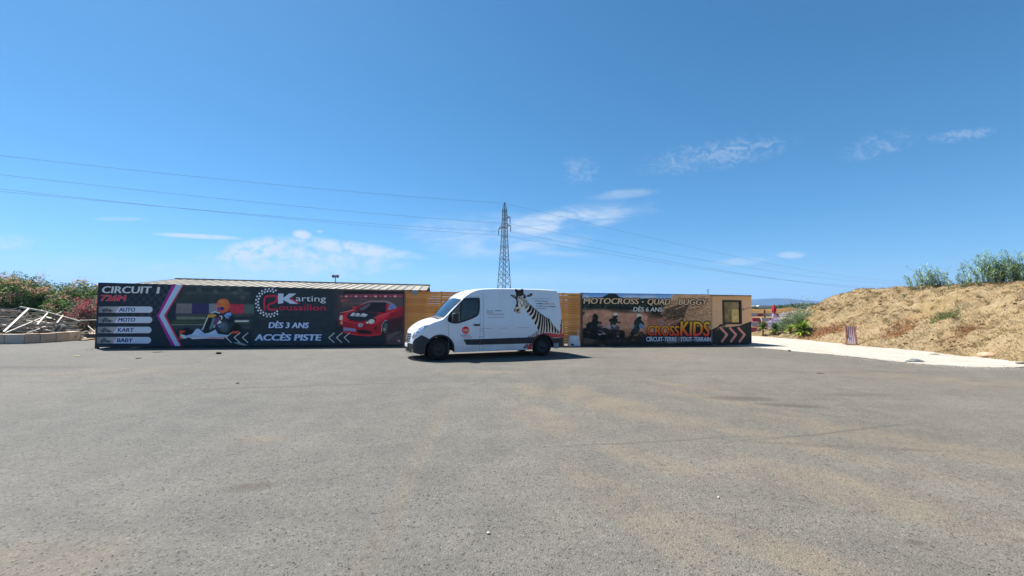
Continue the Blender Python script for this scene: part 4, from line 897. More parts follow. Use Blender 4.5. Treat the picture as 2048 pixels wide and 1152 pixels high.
M_cabshade = mat('cabin_inside_shade', (.010, .010, .009), .8); MB().box((.08, .06, .13), (LENC - .06, DC - .06, .16)).build('inner_floor', M_cabshade, cabin); lb = MB(); lb.box((.08, DC - .075, .16), (LENC - .06, DC - .06, hC - .02)); lb.box((.08, .06, hC - .05), (LENC - .06, DC - .08, hC - .02))  # near-black floor and added lining: the cabin's inner shade put into the colour
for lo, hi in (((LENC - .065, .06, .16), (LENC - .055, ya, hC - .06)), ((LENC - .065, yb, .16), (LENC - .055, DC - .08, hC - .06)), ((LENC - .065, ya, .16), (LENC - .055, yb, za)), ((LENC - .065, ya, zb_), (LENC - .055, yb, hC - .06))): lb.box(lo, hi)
lb.build('shade_lining', M_cabshade, cabin)
M_blackframe = mat('window_metal', '#16181a', .45)
win = MB(); e = .05
for lo, hi in (((wx0 - e, -.03, wz0 - e), (wx0 + e, .06, wz1 + e)), ((wx1 - e, -.03, wz0 - e), (wx1 + e, .06, wz1 + e)), ((wx0 + e, -.03, wz0 - e), (wx1 - e, .06, wz0 + e)), ((wx0 + e, -.03, wz1 - e), (wx1 - e, .06, wz1 + e))): win.box(lo, hi)
wf = win.build('window', M_blackframe, cabin)
def glass_mat(name, tint, rough=.03, base=.03):
    m, t, b = new_mat(name); nt = m.node_tree
    tr = t.new('ShaderNodeBsdfTransparent'); tr.inputs[0].default_value = (*tint, 1)
    gl = t.new('ShaderNodeBsdfGlossy'); gl.inputs['Roughness'].default_value = rough
    fr = t.new('ShaderNodeFresnel'); fr.inputs[0].default_value = 1.5
    mx = t.new('ShaderNodeMixShader'); t.put(mx.inputs[0], t.math('ADD', t.math('MULTIPLY', fr.outputs[0], .9), base)); t.put(mx.inputs[1], tr.outputs[0]); t.put(mx.inputs[2], gl.outputs[0])
    t.put(nt.nodes['Material Output'].inputs[0], mx.outputs[0]); return m
M_cabglass = glass_mat('cabin_glass', (.70, .76, .70), base=.06)
MB().box((wx0 + e, .01, wz0 + e), (wx1 - e, .02, wz1 - e)).build('pane', M_cabglass, wf)
mid = wx0 + (wx1 - wx0) * .38
MB().box((mid - .03, .1, wz0), (mid + .03, .14, wz1 - .4)).build('mullion', mat('mullion_metal', '#9a9a90', .5), cabin)
a1 = FRC.hit(1482, 621, -.25); a0 = FRC.hit(1482, 621, -.02); a2 = FRC.hit(1500, 615, -.3)
MB().bar((a0.x, -.02, a0.z), (a2.x, -.32, a2.z), .025).build('window_stay', M_blackframe, cabin); q = FRC.hit(1488, 617.5, -.2); MB().bar((a0.x, -.02, a0.z + .07), (q.x, -.2, q.z), .02).build('window_stay', M_blackframe, cabin)
ant = MB().tube([(0, 0, 0), (0, 0, .28)], .012, 6); ant.bar((-.08, 0, .22), (.08, 0, .26), .015); ant.bar((-.05, 0, .12), (.05, 0, .15), .015)
g = FRC.world((.02, .2, hC + .06)); tag(ant.build('antenna', M_steel_grey, None, loc=g), 'short thin aerial on the roof edge between the motocross container and the cabin', 'antenna')

# ------------------------------------------------------------------ wooden slat fence joining the two container rows
FRF = Frame(FL1, math.atan2(FR0.y - FL1.y, FR0.x - FL1.x)); LF = (FR0 - FL1).length
fence = empty('slat_fence', FRF.world((0, 0, 0)), FRF.a); tag(fence, 'orange brown horizontal slat fence behind the white van', 'fence')
M_slat = mat('slat_wood', '#e89c50', .7, spec=.25, col2='#d4863e', scale=2.5, stretch=(1, 1, 9), bump=.002)
M_slat2 = mat('slat_wood_pale', '#f0aa60', .7, spec=.25, col2='#de944a', scale=2.5, stretch=(1, 1, 9), bump=.002)
M_slat3 = mat('slat_wood_dark', '#dc8c44', .7, spec=.25, col2='#c87a38', scale=2.5, stretch=(1, 1, 9), bump=.002)
hF = FRF.hit(850, 582, .1).z; NB = 5; NR = 22; pitch = (hF - .12) / NR
bay = (LF - .1) / NB
slat_me = []
for mm in (M_slat, M_slat2, M_slat3):
    mb = MB().box((0, 0, 0), (bay - .006, .022, pitch - .010)); o = mb.build('slat', mm, fence, bevel=.003); slat_me.append(o.data); bpy.data.objects.remove(o)
for bi in range(NB):
    for ri in range(NR):
        o = bpy.data.objects.new('slat', slat_me[random.choice((0, 0, 1, 2))]); COL.objects.link(o); o.parent = fence
        o.location = (.05 + bi * bay + random.uniform(-.002, .002), .10 + random.uniform(-.004, .004), .10 + ri * pitch + random.uniform(-.004, .004))
        o.rotation_euler = (0, random.uniform(-.0025, .0025), 0)
for bi in range(NB * 2 + 1):
    x = .05 + bi * bay / 2; MB().box((max(.0, x - .04), .126, 0), (x + .04, .20, hF)).build('post', M_slat3, fence)
for x in (.0, LF - .03): MB().box((x, .06, 0), (x + .03, .10, hF)).build('edge_trim', mat('trim_metal', '#8d8478', .5), fence)
# flood light on the fence top
fl = empty('flood_light', FRF.world((FRF.hit(829.5, 583, .05).x, .06, FRF.hit(829.5, 583, .05).z)), FRF.a); tag(fl, 'small grey flood light fixed to the top of the slat fence left of the van', 'light')
MB().box((-.13, -.05, -.14), (.13, .03, .06)).build('lamp_body', mat('lamp_grey', '#7f8a90', .5), fl, bevel=.01); MB().box((-.02, .03, -.05), (.02, .06, .03)).build('bracket', M_steel_grey, fl)

# white plastic barrier block and a thin stake beside it
bx0 = FRF.hit(1138, 691, -.35).x; bx1 = FRF.hit(1161, 691, -.35).x; bz = FRF.hit(1150, 671, -.2).z
M_plastic = mat('white_plastic', '#cdd2d6', .5, col2='#b6bcc2', scale=3)
barrier = empty('plastic_barrier', FRF.world((0, 0, 0)), FRF.a); tag(barrier, 'white plastic barrier block by the fence behind the rear of the van', 'barrier')
mb = MB(); w = bx1 - bx0
mb.add([(bx0, -.42, 0), (bx1, -.42, 0), (bx1, .02, 0), (bx0, .02, 0), (bx0 + .05, -.36, bz), (bx1 - .05, -.36, bz), (bx1 - .05, -.04, bz), (bx0 + .05, -.04, bz)], [[0, 3, 2, 1], [4, 5, 6, 7], [0, 1, 5, 4], [1, 2, 6, 5], [2, 3, 7, 6], [3, 0, 4, 7]])
mb.build('barrier_body', M_plastic, barrier, bevel=.05, smooth=True)
MB().box((bx0 + .08, -.435, .06), (bx0 + .2, -.41, .14)).build('foot_slot', M_steel_grey, barrier)
sx = FRF.hit(1154, 660, .02).x; z0, z1 = bz, FRF.hit(1154, 656, .0).z
MB().tube([(sx, -.2, z0), (sx, -.2, z1)], .018, 8).build('stake', M_plastic, barrier)

# ================================================================== VAN
VA = ground(878, 721.5); VANG = R(24.1)
d_ = Vector((math.cos(VANG), math.sin(VANG), 0)); n_ = Vector((d_.y, -d_.x, 0))
VO = VA - n_ * 0.98
van = empty('delivery_van', VO, VANG); tag(van, 'white high roofed delivery van with a zebra print along its side', 'van')
FV = Frame(VO, VANG)
VWB, VZF = 3.85, .37                                       # wheelbase and wheel radius
X0 = -.80                                                  # where the flanks meet the front face
ZT = np.array([(-.80, .93), (-.785, .995), (-.73, 1.06), (-.62, 1.145), (-.49, 1.225), (-.35, 1.295), (-.2, 1.35), (.0, 1.405), (.12, 1.44), (.25, 1.56), (.45, 1.77), (.65, 1.98), (.78, 2.11),
               (.90, 2.22), (1.05, 2.31), (1.25, 2.385), (1.5, 2.425), (1.9, 2.45), (2.7, 2.47), (3.8, 2.47), (4.45, 2.46), (4.60, 2.44), (4.68, 2.38), (4.72, 2.30)])
def vzt(x): return float(np.interp(x, ZT[:, 0], ZT[:, 1]))
def vW(x):
    t = np.clip((x - X0) / .70, 0, 1); w = .62 + .38 * (1 - (1 - t) ** 2.5) ** .62
    return w - .05 * (np.maximum(x - 4.3, 0) / .42) ** 2
PZ = np.array([(.15, .955), (.3, .975), (.6, .995), (.9, 1.0), (1.15, .998), (1.35, .985), (1.7, .965), (2.05, .942), (2.3, .92), (2.5, .905)])
def vprof(z): return np.interp(z, PZ[:, 0], PZ[:, 1])
VR = ([-.80, -.5, 0, .12, .75, 1.1, 2, 4.72], [.12, .13, .09, .05, .05, .07, .06, .06])
def vr(x): return float(np.interp(x, *VR))
def vshear(x, z):
    k = np.clip((x - 3.9) / .8, 0, 1); q = np.clip((-.3 - x) / .5, 0, 1)
    return -.17 * k * k * np.maximum(0, (z - .75) / 1.7) ** 1.3 + .03 * q * np.maximum(0, (z - .55) / .45)
def arch(x):
    z = .25 if x > .4 else .22
    if x < -.55: z = .20 + .10 * max(0, (-.55 - x)) / .4
    for xc, ra in ((0.02, .47), (VWB, .43)):
        q = ra * ra - (x - xc) ** 2
        if q > 0: z = max(z, .36 + math.sqrt(q))
    if x > 4.25: z = .32
    return z
def side_y(x, z): return vW(x) * vprof(z)
def flank_y(x, z):
    """half width of the van at (x, z), following the rounded shoulder too"""
    zs = np.interp(x, ZT[:, 0], ZT[:, 1]) - np.interp(x, [.8, 1.4], [.06, .02]) - np.interp(x, *VR); r = np.interp(x, *VR); y0 = side_y(x, zs)
    s = np.clip((z - zs) / r, 0, 1); return np.where(z <= zs, side_y(x, z), y0 - np.minimum(r * 1.25, y0 * .6) * (1 - np.sqrt(1 - s * s)))
def S(x, z, off=0.0):
    """point on the near flank (van space)"""
    return Vector((x + vshear(x, z), -(float(flank_y(x, z)) + off), z))
def van_xzs(px, py):
    """photo pixels -> x, z arrays on the near flank"""
    o = FV.local((0, 0, EYE)); px = np.asarray(px, float); py = np.asarray(py, float); y = np.full(px.shape, -1.0)
    for _ in range(12):
        d = [CF[i] * FPX + CR[i] * (px - 1024) - CU[i] * (py - 576) for i in range(3)]
        lx, ly = d[0] * FV.c + d[1] * FV.s, -d[0] * FV.s + d[1] * FV.c; k = (y - o.y) / ly
        hx, z = o.x + lx * k, EYE + d[2] * k; x = hx - vshear(hx, z); y = .5 * y - .5 * flank_y(np.clip(x, X0, 4.72), z)
    return x, z
def van_xz(px, py):
    x, z = van_xzs(px, py); return (float(x), float(z))

M_van = mat('van_white', '#d3dce6', .28, spec=.5, coat=.5)
def van_dirt():
    t = NT(M_van.node_tree); b = M_van.node_tree.nodes['Principled BSDF']; co = t.new('ShaderNodeTexCoord').outputs['Object']; sp = t.new('ShaderNodeSeparateXYZ'); t.put(sp.inputs[0], co)
    low = t.math('MULTIPLY', t.ramp(sp.outputs[2], .75, .2), t.ramp(t.noise(t.mapping(co, (1.2, 1, 3)), 2.5, 5, .65), .3, .7)); film = t.math('MULTIPLY', t.ramp(t.noise(t.mapping(co, (1, 1, .25)), 3, 5, .6), .45, .8), .10)
    t.put(b.inputs['Base Color'], t.mix(t.math('ADD', t.math('MULTIPLY', low, .38), film), lin('#d3dce6'), lin('#9a8f80')))
van_dirt()
M_trim = mat('black_plastic', '#1f252c', .5, spec=.35, col2='#272c31', scale=8)
M_rubber = mat('rubber', '#141414', .85, spec=.2, col2='#232120', scale=9, bump=.002)
M_dark = mat('dark_interior', '#16181b', .8)
M_red = mat('van_red', '#c4152c', .3, spec=.5, coat=.4)
M_chrome = mat('chrome', '#c7cacc', .18, metal=1.0)
M_glassw = glass_mat('windscreen_glass', (.40, .50, .52), rough=.02, base=.34)
M_glass = glass_mat('window_glass', (.30, .36, .36), rough=.02)
M_lens = None
def lens_mat():
    m, t, b = new_mat('headlight_lens'); b.inputs['Base Color'].default_value = (.55, .6, .66, 1); b.inputs['Roughness'].default_value = .08; b.inputs['Metallic'].default_value = .65; b.inputs['Coat Weight'].default_value = 1
    co = t.new('ShaderNodeTexCoord').outputs['Object']; t.put(b.inputs['Base Color'], t.mix(t.ramp(t.noise(co, 14, 2), .42, .58), (.72, .76, .82), (.16, .19, .24)))
    return m
M_lens = lens_mat()

def inpoly(x, z, P):
    c = False; n = len(P)
    for i in range(n):
        x1, z1 = P[i]; x2, z2 = P[(i + 1) % n]
        if (z1 > z) != (z2 > z) and x < (x2 - x1) * (z - z1) / (z2 - z1) + x1: c = not c
    return c

WINP = [van_xz(*q) for q in ((898, 634), (903, 625), (911, 613), (918, 604), (924, 599.5), (935, 597.6), (954, 597.2), (957.6, 599), (958, 610), (957.2, 622), (955, 629), (948, 634), (930, 641), (912, 645.5), (897.5, 642))]
BUMPR = [(4.17, .1), (4.17, .655), (4.9, .655), (4.9, .1)]
DOORX = (0.30, 1.40)

def front_x(y, z, w=.62): return X0 + float(vshear(X0, z)) - .07 * (1 - (y / w) ** 2)

def build_body():
    xs = sorted(set([round(x, 4) for x in list(np.linspace(X0, -.5, 24)) + list(np.linspace(-.5, 1.5, 100)) + list(np.linspace(1.5, 3.3, 24)) + list(np.linspace(3.3, 4.72, 72)) + list(DOORX)]))
    NS, NC, NTP = 70, 8, 16
    rows = []; info = []
    for x in xs:
        zb, zt, r = arch(x), vzt(x), vr(x); crown = float(np.interp(x, [.8, 1.4], [.06, .02]))
        zs = zt - crown - r; zs = max(zs, zb + .05)
        ring = []; ii = []
        for i in range(NS + 1):
            z = zb + (zs - zb) * i / NS; ring.append((x + vshear(x, z), -side_y(x, z), z)); ii.append(('s', x, z))
        y0 = side_y(x, zs); ru = min(r * 1.25, y0 * .6)
        for i in range(1, NC + 1):
            a = math.pi / 2 * i / NC; y = y0 - ru * (1 - math.cos(a)); z = zs + r * math.sin(a); ring.append((x + vshear(x, z), -y, z)); ii.append(('c', x, z))
        yt = y0 - ru
        for i in range(1, NTP + 1):
            y = yt * (1 - i / NTP); z = zs + r + crown * (1 - (y / yt) ** 2); xx = x + vshear(x, z)
            if .0 < x < .85: xx -= .10 * (1 - (y / yt) ** 2) * math.sin(math.pi * min(1, (x + .1) / .95)) ** .5     # windscreen bulges forward
            ring.append((xx, -y, z)); ii.append(('t', x, z))
        rows.append(ring); info.append(ii)
    m = len(rows[0]); groups = {}
    for i in range(len(rows) - 1):
        for j in range(m - 1):
            x = (xs[i] + xs[i + 1]) / 2; z = (rows[i][j][2] + rows[i][j + 1][2] + rows[i + 1][j][2] + rows[i + 1][j + 1][2]) / 4; k = info[i][j + 1][0]
            if k == 's' and inpoly(x, z, WINP): g = 'side_window'
            elif k == 't' and .14 < x < .76: g = 'windscreen'
            elif k in 'tc' and -.06 < x <= .14 and k == 't': g = 'scuttle_panel'
            elif k == 's' and inpoly(x, z, BUMPR): g = 'rear_bumper'
            elif k == 's' and DOORX[0] < x < DOORX[1]: g = 'door'
            else: g = 'body'
            groups.setdefault(g, []).append((i, j))
    out = {}
    def emit(name, cells, sides, m_, push=0.0):
        vs = []; fs = []; idx = {}
        for sd in sides:
            for (i, j) in cells:
                q = []
                for (a, b) in ((i, j), (i + 1, j), (i + 1, j + 1), (i, j + 1)):
                    key = (sd, a, b if b < m - 1 else (m - 1)); key = key if b < m - 1 else (0, a, b)
                    if key not in idx:
                        p = rows[a][b]; idx[key] = len(vs); vs.append((p[0] - (push if a < 20 and push else 0), p[1] * sd + (-sd * push if p[1] else 0), p[2]) if sd == 1 else (p[0] - (push if a < 20 and push else 0), -p[1] + (push if p[1] else 0), p[2]))
                    q.append(idx[key])
                if len(set(q)) == 4: fs.append(q)
        mb = MB(); mb.v = vs; mb.f = fs
        o = mb.build(name, m_, van, smooth=True); return o
    for g, cells in groups.items():
        if g in ('body', 'windscreen', 'scuttle_panel'):
            mm = {'body': M_van, 'windscreen': M_glassw, 'scuttle_panel': M_trim}[g]
            out[g] = emit(g, cells, (1, -1), mm, .012 if 'bumper' in g else 0)
        else:
            mm = {'side_window': M_glass, 'headlight': M_lens, 'red_panel': M_red, 'door': M_van, 'front_bumper': M_trim, 'rear_bumper': M_trim}[g]
            for sd in (1, -1): out[(g, sd)] = emit(g, cells, (sd,), mm, .006 if g == 'headlight' else (.012 if 'bumper' in g else 0))
    # rear doors: close the tail
    last = rows[-1]; ring = [Vector(p) for p in last]; ring2 = [Vector((p.x, -p.y, p.z)) for p in ring[::-1][1:]]
    mb = MB(); P = ring + ring2; c = Vector((4.74, 0, 1.3)); mb.add([tuple(v) for v in P] + [tuple(c)], [[i, i + 1, len(P)] for i in range(len(P) - 1)]); mb.build('rear_door', M_van, van)
    # nose: front face under the bonnet edge, split into painted upper part and plastic lower part
    first = [Vector(p) for p in rows[0]]
    def nose(z0, z1, nm, mm, push):
        mb = MB(); zs_ = np.linspace(z0, z1, 9); vs = []
        for z in zs_:
            cand = [(-p.y) for p, q in zip(first, first[1:]) if min(p.z, q.z) <= z <= max(p.z, q.z)] or [-first[0].y if z < first[0].z else .05]
            w = max(cand)
            for k in range(17): y = -w + 2 * w * k / 16; vs.append((front_x(y, z, min(w, .62)) - push, y, z))
        mb.add(vs, [[i * 17 + k, i * 17 + k + 1, (i + 1) * 17 + k + 1, (i + 1) * 17 + k] for i in range(8) for k in range(16)])
        return mb.build(nm, mm, van, smooth=True)
    nose(.545, .928, 'bonnet_front', M_van, 0); nose(.24, .545, 'bumper_front', M_trim, .012)
    return out
parts = build_body()

# black ring round each side window, window pillar
def ribbon(name, pts, width, off, m_, close=False, sides=(1,), thick=True, parent=None):
    fine = []
    for i in range(len(pts) - (0 if close else 1)):
        (xa, za), (xb, zb) = pts[i], pts[(i + 1) % len(pts)]; k = max(1, int(math.hypot(xb - xa, zb - za) / .08))
        fine += [(xa + (xb - xa) * q / k, za + (zb - za) * q / k) for q in range(k)]
    if not close: fine.append(tuple(pts[-1]))
    pts = fine
    for sd in sides:
        mb = MB(); n = len(pts); vs = []
        for i, (x, z) in enumerate(pts):
            a = pts[(i - 1) % n] if close or i else pts[i]; b = pts[(i + 1) % n] if close or i < n - 1 else pts[i]
            t = np.array([b[0] - a[0], b[1] - a[1]], float); t /= np.linalg.norm(t) + 1e-9; nx, nz = -t[1], t[0]
            for s_ in (-.5, .5):
                p = S(x + nx * width * s_, z + nz * width * s_, off); vs.append((p.x, p.y * sd, p.z))
        m_n = n if close else n - 1
        mb.add(vs, [[2 * i, 2 * i + 1, 2 * ((i + 1) % n) + 1, 2 * ((i + 1) % n)] for i in range(m_n)])
        mb.build(name, m_, parent or van)
wp = [tuple(p) for p in smooth_curve(WINP + [WINP[0]], 3)][:-1]
ribbon('window_frame', wp, .06, .006, M_trim, True, (1, -1))
ribbon('window_pillar', [van_xz(923.5, 601), van_xz(921, 622), van_xz(920, 641)], .07, .005, M_trim, False, (1, -1))
# panel gaps
M_gap = mat('panel_gap', '#78828d', .9)
dx0, dx1 = DOORX
for pts in ([(dx0, .30), (dx0, 1.22)], [(dx1, .27), (dx1, 1.4), (dx1, 2.06), (dx1 - .06, 2.12), (.8, 2.09)], [(1.52, .30), (1.52, 2.2)], ):
    ribbon('panel_gap', pts, .010, .003, M_gap, False, (1, -1))
for pts in ([van_xz(962, 657), van_xz(985, 656.6)], [van_xz(999, 656.5), van_xz(1017, 656)], [van_xz(1033, 655.8), van_xz(1058, 655)], [van_xz(1062, 597.5), van_xz(1100, 597.6)], [van_xz(958, 661), van_xz(968.5, 661), van_xz(968.5, 673), van_xz(958, 673.4)]):
    ribbon('body_seam', pts, .010, .003, M_gap)
ribbon('pale_panel', [(4.30, .36), (4.52, .36)], .20, .016, mat('panel_pale_grey', '#8d979c', .7))  # pale grey panel low on the flank behind the rear wheel
# black side moulding
def slab(name, poly, off, m_, sides=(1, -1), n=24):
    """raised plate on the flank between a lower and an upper line"""
    lo, up = poly
    for sd in sides:
        mb = MB(); vs = []; k = 0
        L = [np.interp(np.linspace(0, 1, n), np.linspace(0, 1, len(lo)), [p[c] for p in lo]) for c in (0, 1)]; U = [np.interp(np.linspace(0, 1, n), np.linspace(0, 1, len(up)), [p[c] for p in up]) for c in (0, 1)]
        for i in range(n):
            for (x, z, o) in ((L[0][i], L[1][i], 0), (L[0][i], L[1][i] + .015, off), (U[0][i], U[1][i] - .015, off), (U[0][i], U[1][i], 0)):
                p = S(x, z, o + .002); vs.append((p.x, p.y * sd, p.z))
        mb.add(vs, [[i * 4 + q, i * 4 + q + 1, (i + 1) * 4 + q + 1, (i + 1) * 4 + q] for i in range(n - 1) for q in range(3)] + [[0, 1, 2, 3], [(n - 1) * 4 + q for q in range(4)]])
        mb.build(name, m_, van)
slab('side_moulding', ([(.93, .49), (1.39, .48)], [(.82, .675), (1.39, .675)]), .03, M_trim)
slab('side_moulding', ([(1.41, .48), (3.41, .47)], [(1.41, .675), (3.52, .70)]), .03, M_trim)
# arch lips, black on the rear wheel
for xc, ra, a0, a1 in ((.02, .47, -12, 150), (VWB, .43, 0, 180)):
    ribbon('arch_lip', [(xc + (ra - .0) * math.cos(R(a)), .36 + ra * math.sin(R(a))) for a in np.linspace(a0, a1, 22)], .05, .012, M_trim, False, (1, -1))
# tail lamps, rear red strip
for sd in (1, -1):
    mb = MB(); vs = []
    for i in range(9):
        z = .68 + .66 * i / 8; w = .16 * (1 - i / 8) + .035
        for xx, o in ((4.72 - w, .004), (4.72, .012), (4.735, -.05)):
            p = S(min(xx, 4.72), z, o); vs.append((p.x + max(0, xx - 4.72), p.y * sd, p.z))
    mb.add(vs, [[i * 3 + q, i * 3 + q + 1, (i + 1) * 3 + q + 1, (i + 1) * 3 + q] for i in range(8) for q in (0, 1)]); mb.build('tail_light', M_red, van, smooth=True)
    mb = MB(); vs = []
    for i in range(7):
        z = .80 + .42 * i / 6; w = .05 * (1 - i / 7) + .015
        for xx in (4.72 - w, 4.724): p = S(min(xx, 4.72), z, .016); vs.append((p.x + max(0, xx - 4.72), p.y * sd, p.z))
    mb.add(vs, [[i * 2, i * 2 + 1, i * 2 + 3, i * 2 + 2] for i in range(6)]); mb.build('lamp_lens', mat('amber_lens', '#d8cfa8', .2), van)
# door handle, mirror
for sd in (1, -1):
    a, b = S(1.17, 1.155, .02), S(1.38, 1.155, .02)
    MB().box((a.x, sd * a.y - .02, 1.125), (b.x, sd * a.y + .02, 1.185)).build('door_handle', M_trim, van, bevel=.012)
    mx, mz = van_xz(909, 633); p = S(mx, mz, .0); o = empty('mirror'); o.parent = van
    c = Vector((p.x - .02, sd * (p.y - .17), mz - .01))
    mb = MB(); mb.box((c.x - .10, c.y - .12, c.z - .19), (c.x + .10, c.y + .12, c.z + .13)); mb.build('mirror_housing', M_trim, o, bevel=.06, smooth=True)
    mb = MB(); mb.box((c.x - .05, min(c.y, sd * p.y), c.z - .17), (c.x + .06, max(c.y, sd * p.y), c.z - .07)); mb.build('mirror_arm', M_trim, o, bevel=.02)
    MB().box((c.x + .098, c.y - .09, c.z - .15), (c.x + .106, c.y + .09, c.z + .15)).build('mirror_glass', M_chrome, o)
# plastic bumper corners, headlights and red wheel arch panels laid over the painted flank
def resample(P, n): P = np.array(P, float); s = np.concatenate([[0], np.cumsum(np.hypot(*np.diff(P, axis=0).T))]); q = np.linspace(0, s[-1], n); return [(float(np.interp(v, s, P[:, 0])), float(np.interp(v, s, P[:, 1]))) for v in q]
def patch(name, lo, up, off, m_, n=30, rows_=8, sides=(1, -1)):
    """smooth plate on the flank between two lines, closed at its rim"""
    L, U = resample(lo, n), resample(up, n)
    for sd in sides:
        vs = []; w = rows_ + 3
        for (l, u) in zip(L, U):
            for k in range(w):
                t = min(max((k - 1) / rows_, 0), 1); x, z = l[0] + (u[0] - l[0]) * t, l[1] + (u[1] - l[1]) * t; q = S(x, z, off if 0 < k < w - 1 else -.01); vs.append((q.x, q.y * sd, q.z))
        mb = MB(); mb.add(vs, [[i * w + k, i * w + k + 1, (i + 1) * w + k + 1, (i + 1) * w + k] for i in range(n - 1) for k in range(w - 1)] + [list(range(w)), [(n - 1) * w + k for k in range(w)]])
        mb.build(name, m_, van)
bu = [(X0, .60)] + [van_xz(*q) for q in ((828, 679.5), (834.7, 675.5), (842.5, 670), (852, 674.5), (862, 680))]
bu = [q for q in bu if q[0] >= X0]; xe = bu[-1][0]
patch('front_bumper', [(x, float(arch(x)) + .004) for x in np.linspace(X0, xe, 40)], bu, .014, M_trim)
patch('headlight', [van_xz(*q) for q in ((825.5, 678), (833, 671), (841, 663), (849, 656.5), (857, 650))], [van_xz(*q) for q in ((824.5, 673), (829.5, 664), (838, 656), (847, 650.5), (856.5, 648.8))], .008, M_lens)
ar = lambda a, r: (VWB + r * math.cos(R(a)), .36 + r * math.sin(R(a)))
patch('red_panel', [ar(a, .435) for a in np.linspace(148, 45, 16)] + [(4.17, .66), (4.70, .66)], [van_xz(*q) for q in ((1066, 676), (1074, 669.8), (1086, 665.6), (1100, 665.8), (1122, 669))], .005, M_red)
patch('red_panel', [(3.22, .26), (3.405, .26)], [(3.27, .465), (3.42, .465)], .005, M_red, 6)
def front_strip(name, z0, z1, w, push, m_, sag=0.0):
    mb = MB(); vs = []
    for k in range(17):
        y = -w + 2 * w * k / 16; d = sag * (abs(y) / w - .5)
        vs += [(front_x(y, z0) - push, y, z0 + d), (front_x(y, z1) - push, y, z1 + d)]
    mb.add(vs, [[k * 2, k * 2 + 1, k * 2 + 3, k * 2 + 2] for k in range(16)]); return mb.build(name, m_, van)
for i, z in enumerate((.585, .665, .745, .825)):
    front_strip('grille_slot', z, z + .045, .36 + .035 * i, .006, M_dark, .03)
    if i < 3: front_strip('grille_bar', z + .055, z + .070, .37 + .035 * i, .012, M_chrome, .03)
mb = MB(); x = X0 - .10; o_, i_ = [(0, .10), (.065, 0), (0, -.10), (-.065, 0)], [(0, .055), (.033, 0), (0, -.055), (-.033, 0)]
mb.add([(x, a, .735 + b) for a, b in o_] + [(x - .012, a, .735 + b) for a, b in i_], [[k, (k + 1) % 4, 4 + (k + 1) % 4, 4 + k] for k in range(4)]); mb.build('diamond_emblem', M_chrome, van)
pl = MB().box((X0 - .105, -.26, .415), (X0 - .085, .26, .525)).build('number_plate', mat('plate_white', '#d9dad2', .4), van)
for a, b in ((-.26, -.225), (.225, .26)): MB().box((X0 - .107, a, .416), (X0 - .1049, b, .524)).build('plate_band', mat('plate_blue', '#203c8c', .4), pl)
front_strip('air_intake', .29, .375, .50, .018, M_dark); front_strip('bumper_lip', .235, .275, .60, .02, mat('lip_grey', '#6a6c68', .7))
# wipers
for y0 in (-.15, .45): MB().bar((.10, y0, 1.465), (.36, y0 - .5, 1.70), .014).build('wiper', M_trim, van)
# wheels
def wheel(x, sd):
    w = empty('wheel', (x, sd * .86, VZF)); w.parent = van; r = VZF
    prof = [(.215, -.115), (.30, -.12), (r - .03, -.11), (r, -.085), (r, -.03), (r - .008, -.025), (r - .008, .025), (r, .03), (r, .085), (r - .03, .11), (.30, .12), (.215, .115)]
    MB().lathe(prof, 36, 'y').build('tyre', M_rubber, w, smooth=True)
    rim = MB().lathe([(.218, -.10), (.20, -.105), (.19, -.075), (.165, -.06), (.10, -.075), (.085, -.11), (.06, -.125), (.0, -.125)], 30, 'y', (0, 0, 0)) if sd < 0 else MB().lathe([(.218, .10), (.20, .105), (.19, .075), (.165, .06), (.10, .075), (.085, .11), (.06, .125), (.0, .125)], 30, 'y')
    rim.build('rim', mat('steel_rim', '#2c3032', .5, metal=.3), w, smooth=True)
    bo = MB()
    for k in range(5): a = 2 * math.pi * k / 5 + .3; bo.box((.135 * math.cos(a) - .012, sd * .07 - .012, .135 * math.sin(a) - .012), (.135 * math.cos(a) + .012, sd * .07 + .012, .135 * math.sin(a) + .012))
    bo.build('wheel_bolts', M_trim, w)
for x in (0.0, VWB):
    for sd in (-1, 1): wheel(x, sd)
# underside, wheel boxes and cab inside
MB().box((-.6, -.55, .30), (4.6, .55, .44)).build('chassis', M_dark, van)
ub = MB(); ub.box((.55, -.90, .27), (3.35, .90, .33)); ub.box((4.28, -.88, .34), (4.66, .88, .40)); ub.build('underbody', M_dark, van)
for xc in (0.02, VWB):
    mb = MB(); n = 14; vs = []
    for k in range(n + 1):
        a = math.pi * (k / n) * 1.1 - .15; 
        for y in (-.93, .93): vs.append((xc + .475 * math.cos(a), y, .36 + .475 * math.sin(a)))
    mb.add(vs, [[2 * k, 2 * k + 1, 2 * k + 3, 2 * k + 2] for k in range(n)]); mb.build('wheel_well', M_dark, van)
MB().box((1.50, -.88, .5), (1.53, .88, 2.33)).build('bulkhead', mat('bulkhead_grey', '#2c2f31', .8), van)
MB().box((-.1, -.9, .45), (1.5, .9, .52)).build('cab_floor', M_dark, van)
mb = MB(); mb.box((-.02, -.88, .8), (.42, .88, 1.30)); mb.box((.30, -.75, 1.28), (.46, -.25, 1.38)); mb.build('dashboard', mat('dashboard_grey', '#33363a', .8), van, bevel=.04)
for y in (-.5, .15, .55):
    s_ = empty('seat'); s_.parent = van
    MB().box((.75, y - .23, .75), (1.25, y + .23, .95)).build('seat_cushion', M_dark, s_, bevel=.05); MB().box((1.15, y - .23, .95), (1.32, y + .23, 1.58), Matrix.Rotation(R(8), 3, 'Y'), (1.2, 0, .95)).build('seat_back', M_dark, s_, bevel=.05); MB().box((1.28, y - .13, 1.62), (1.38, y + .13, 1.82)).build('headrest', M_dark, s_, bevel=.04)
st = MB()
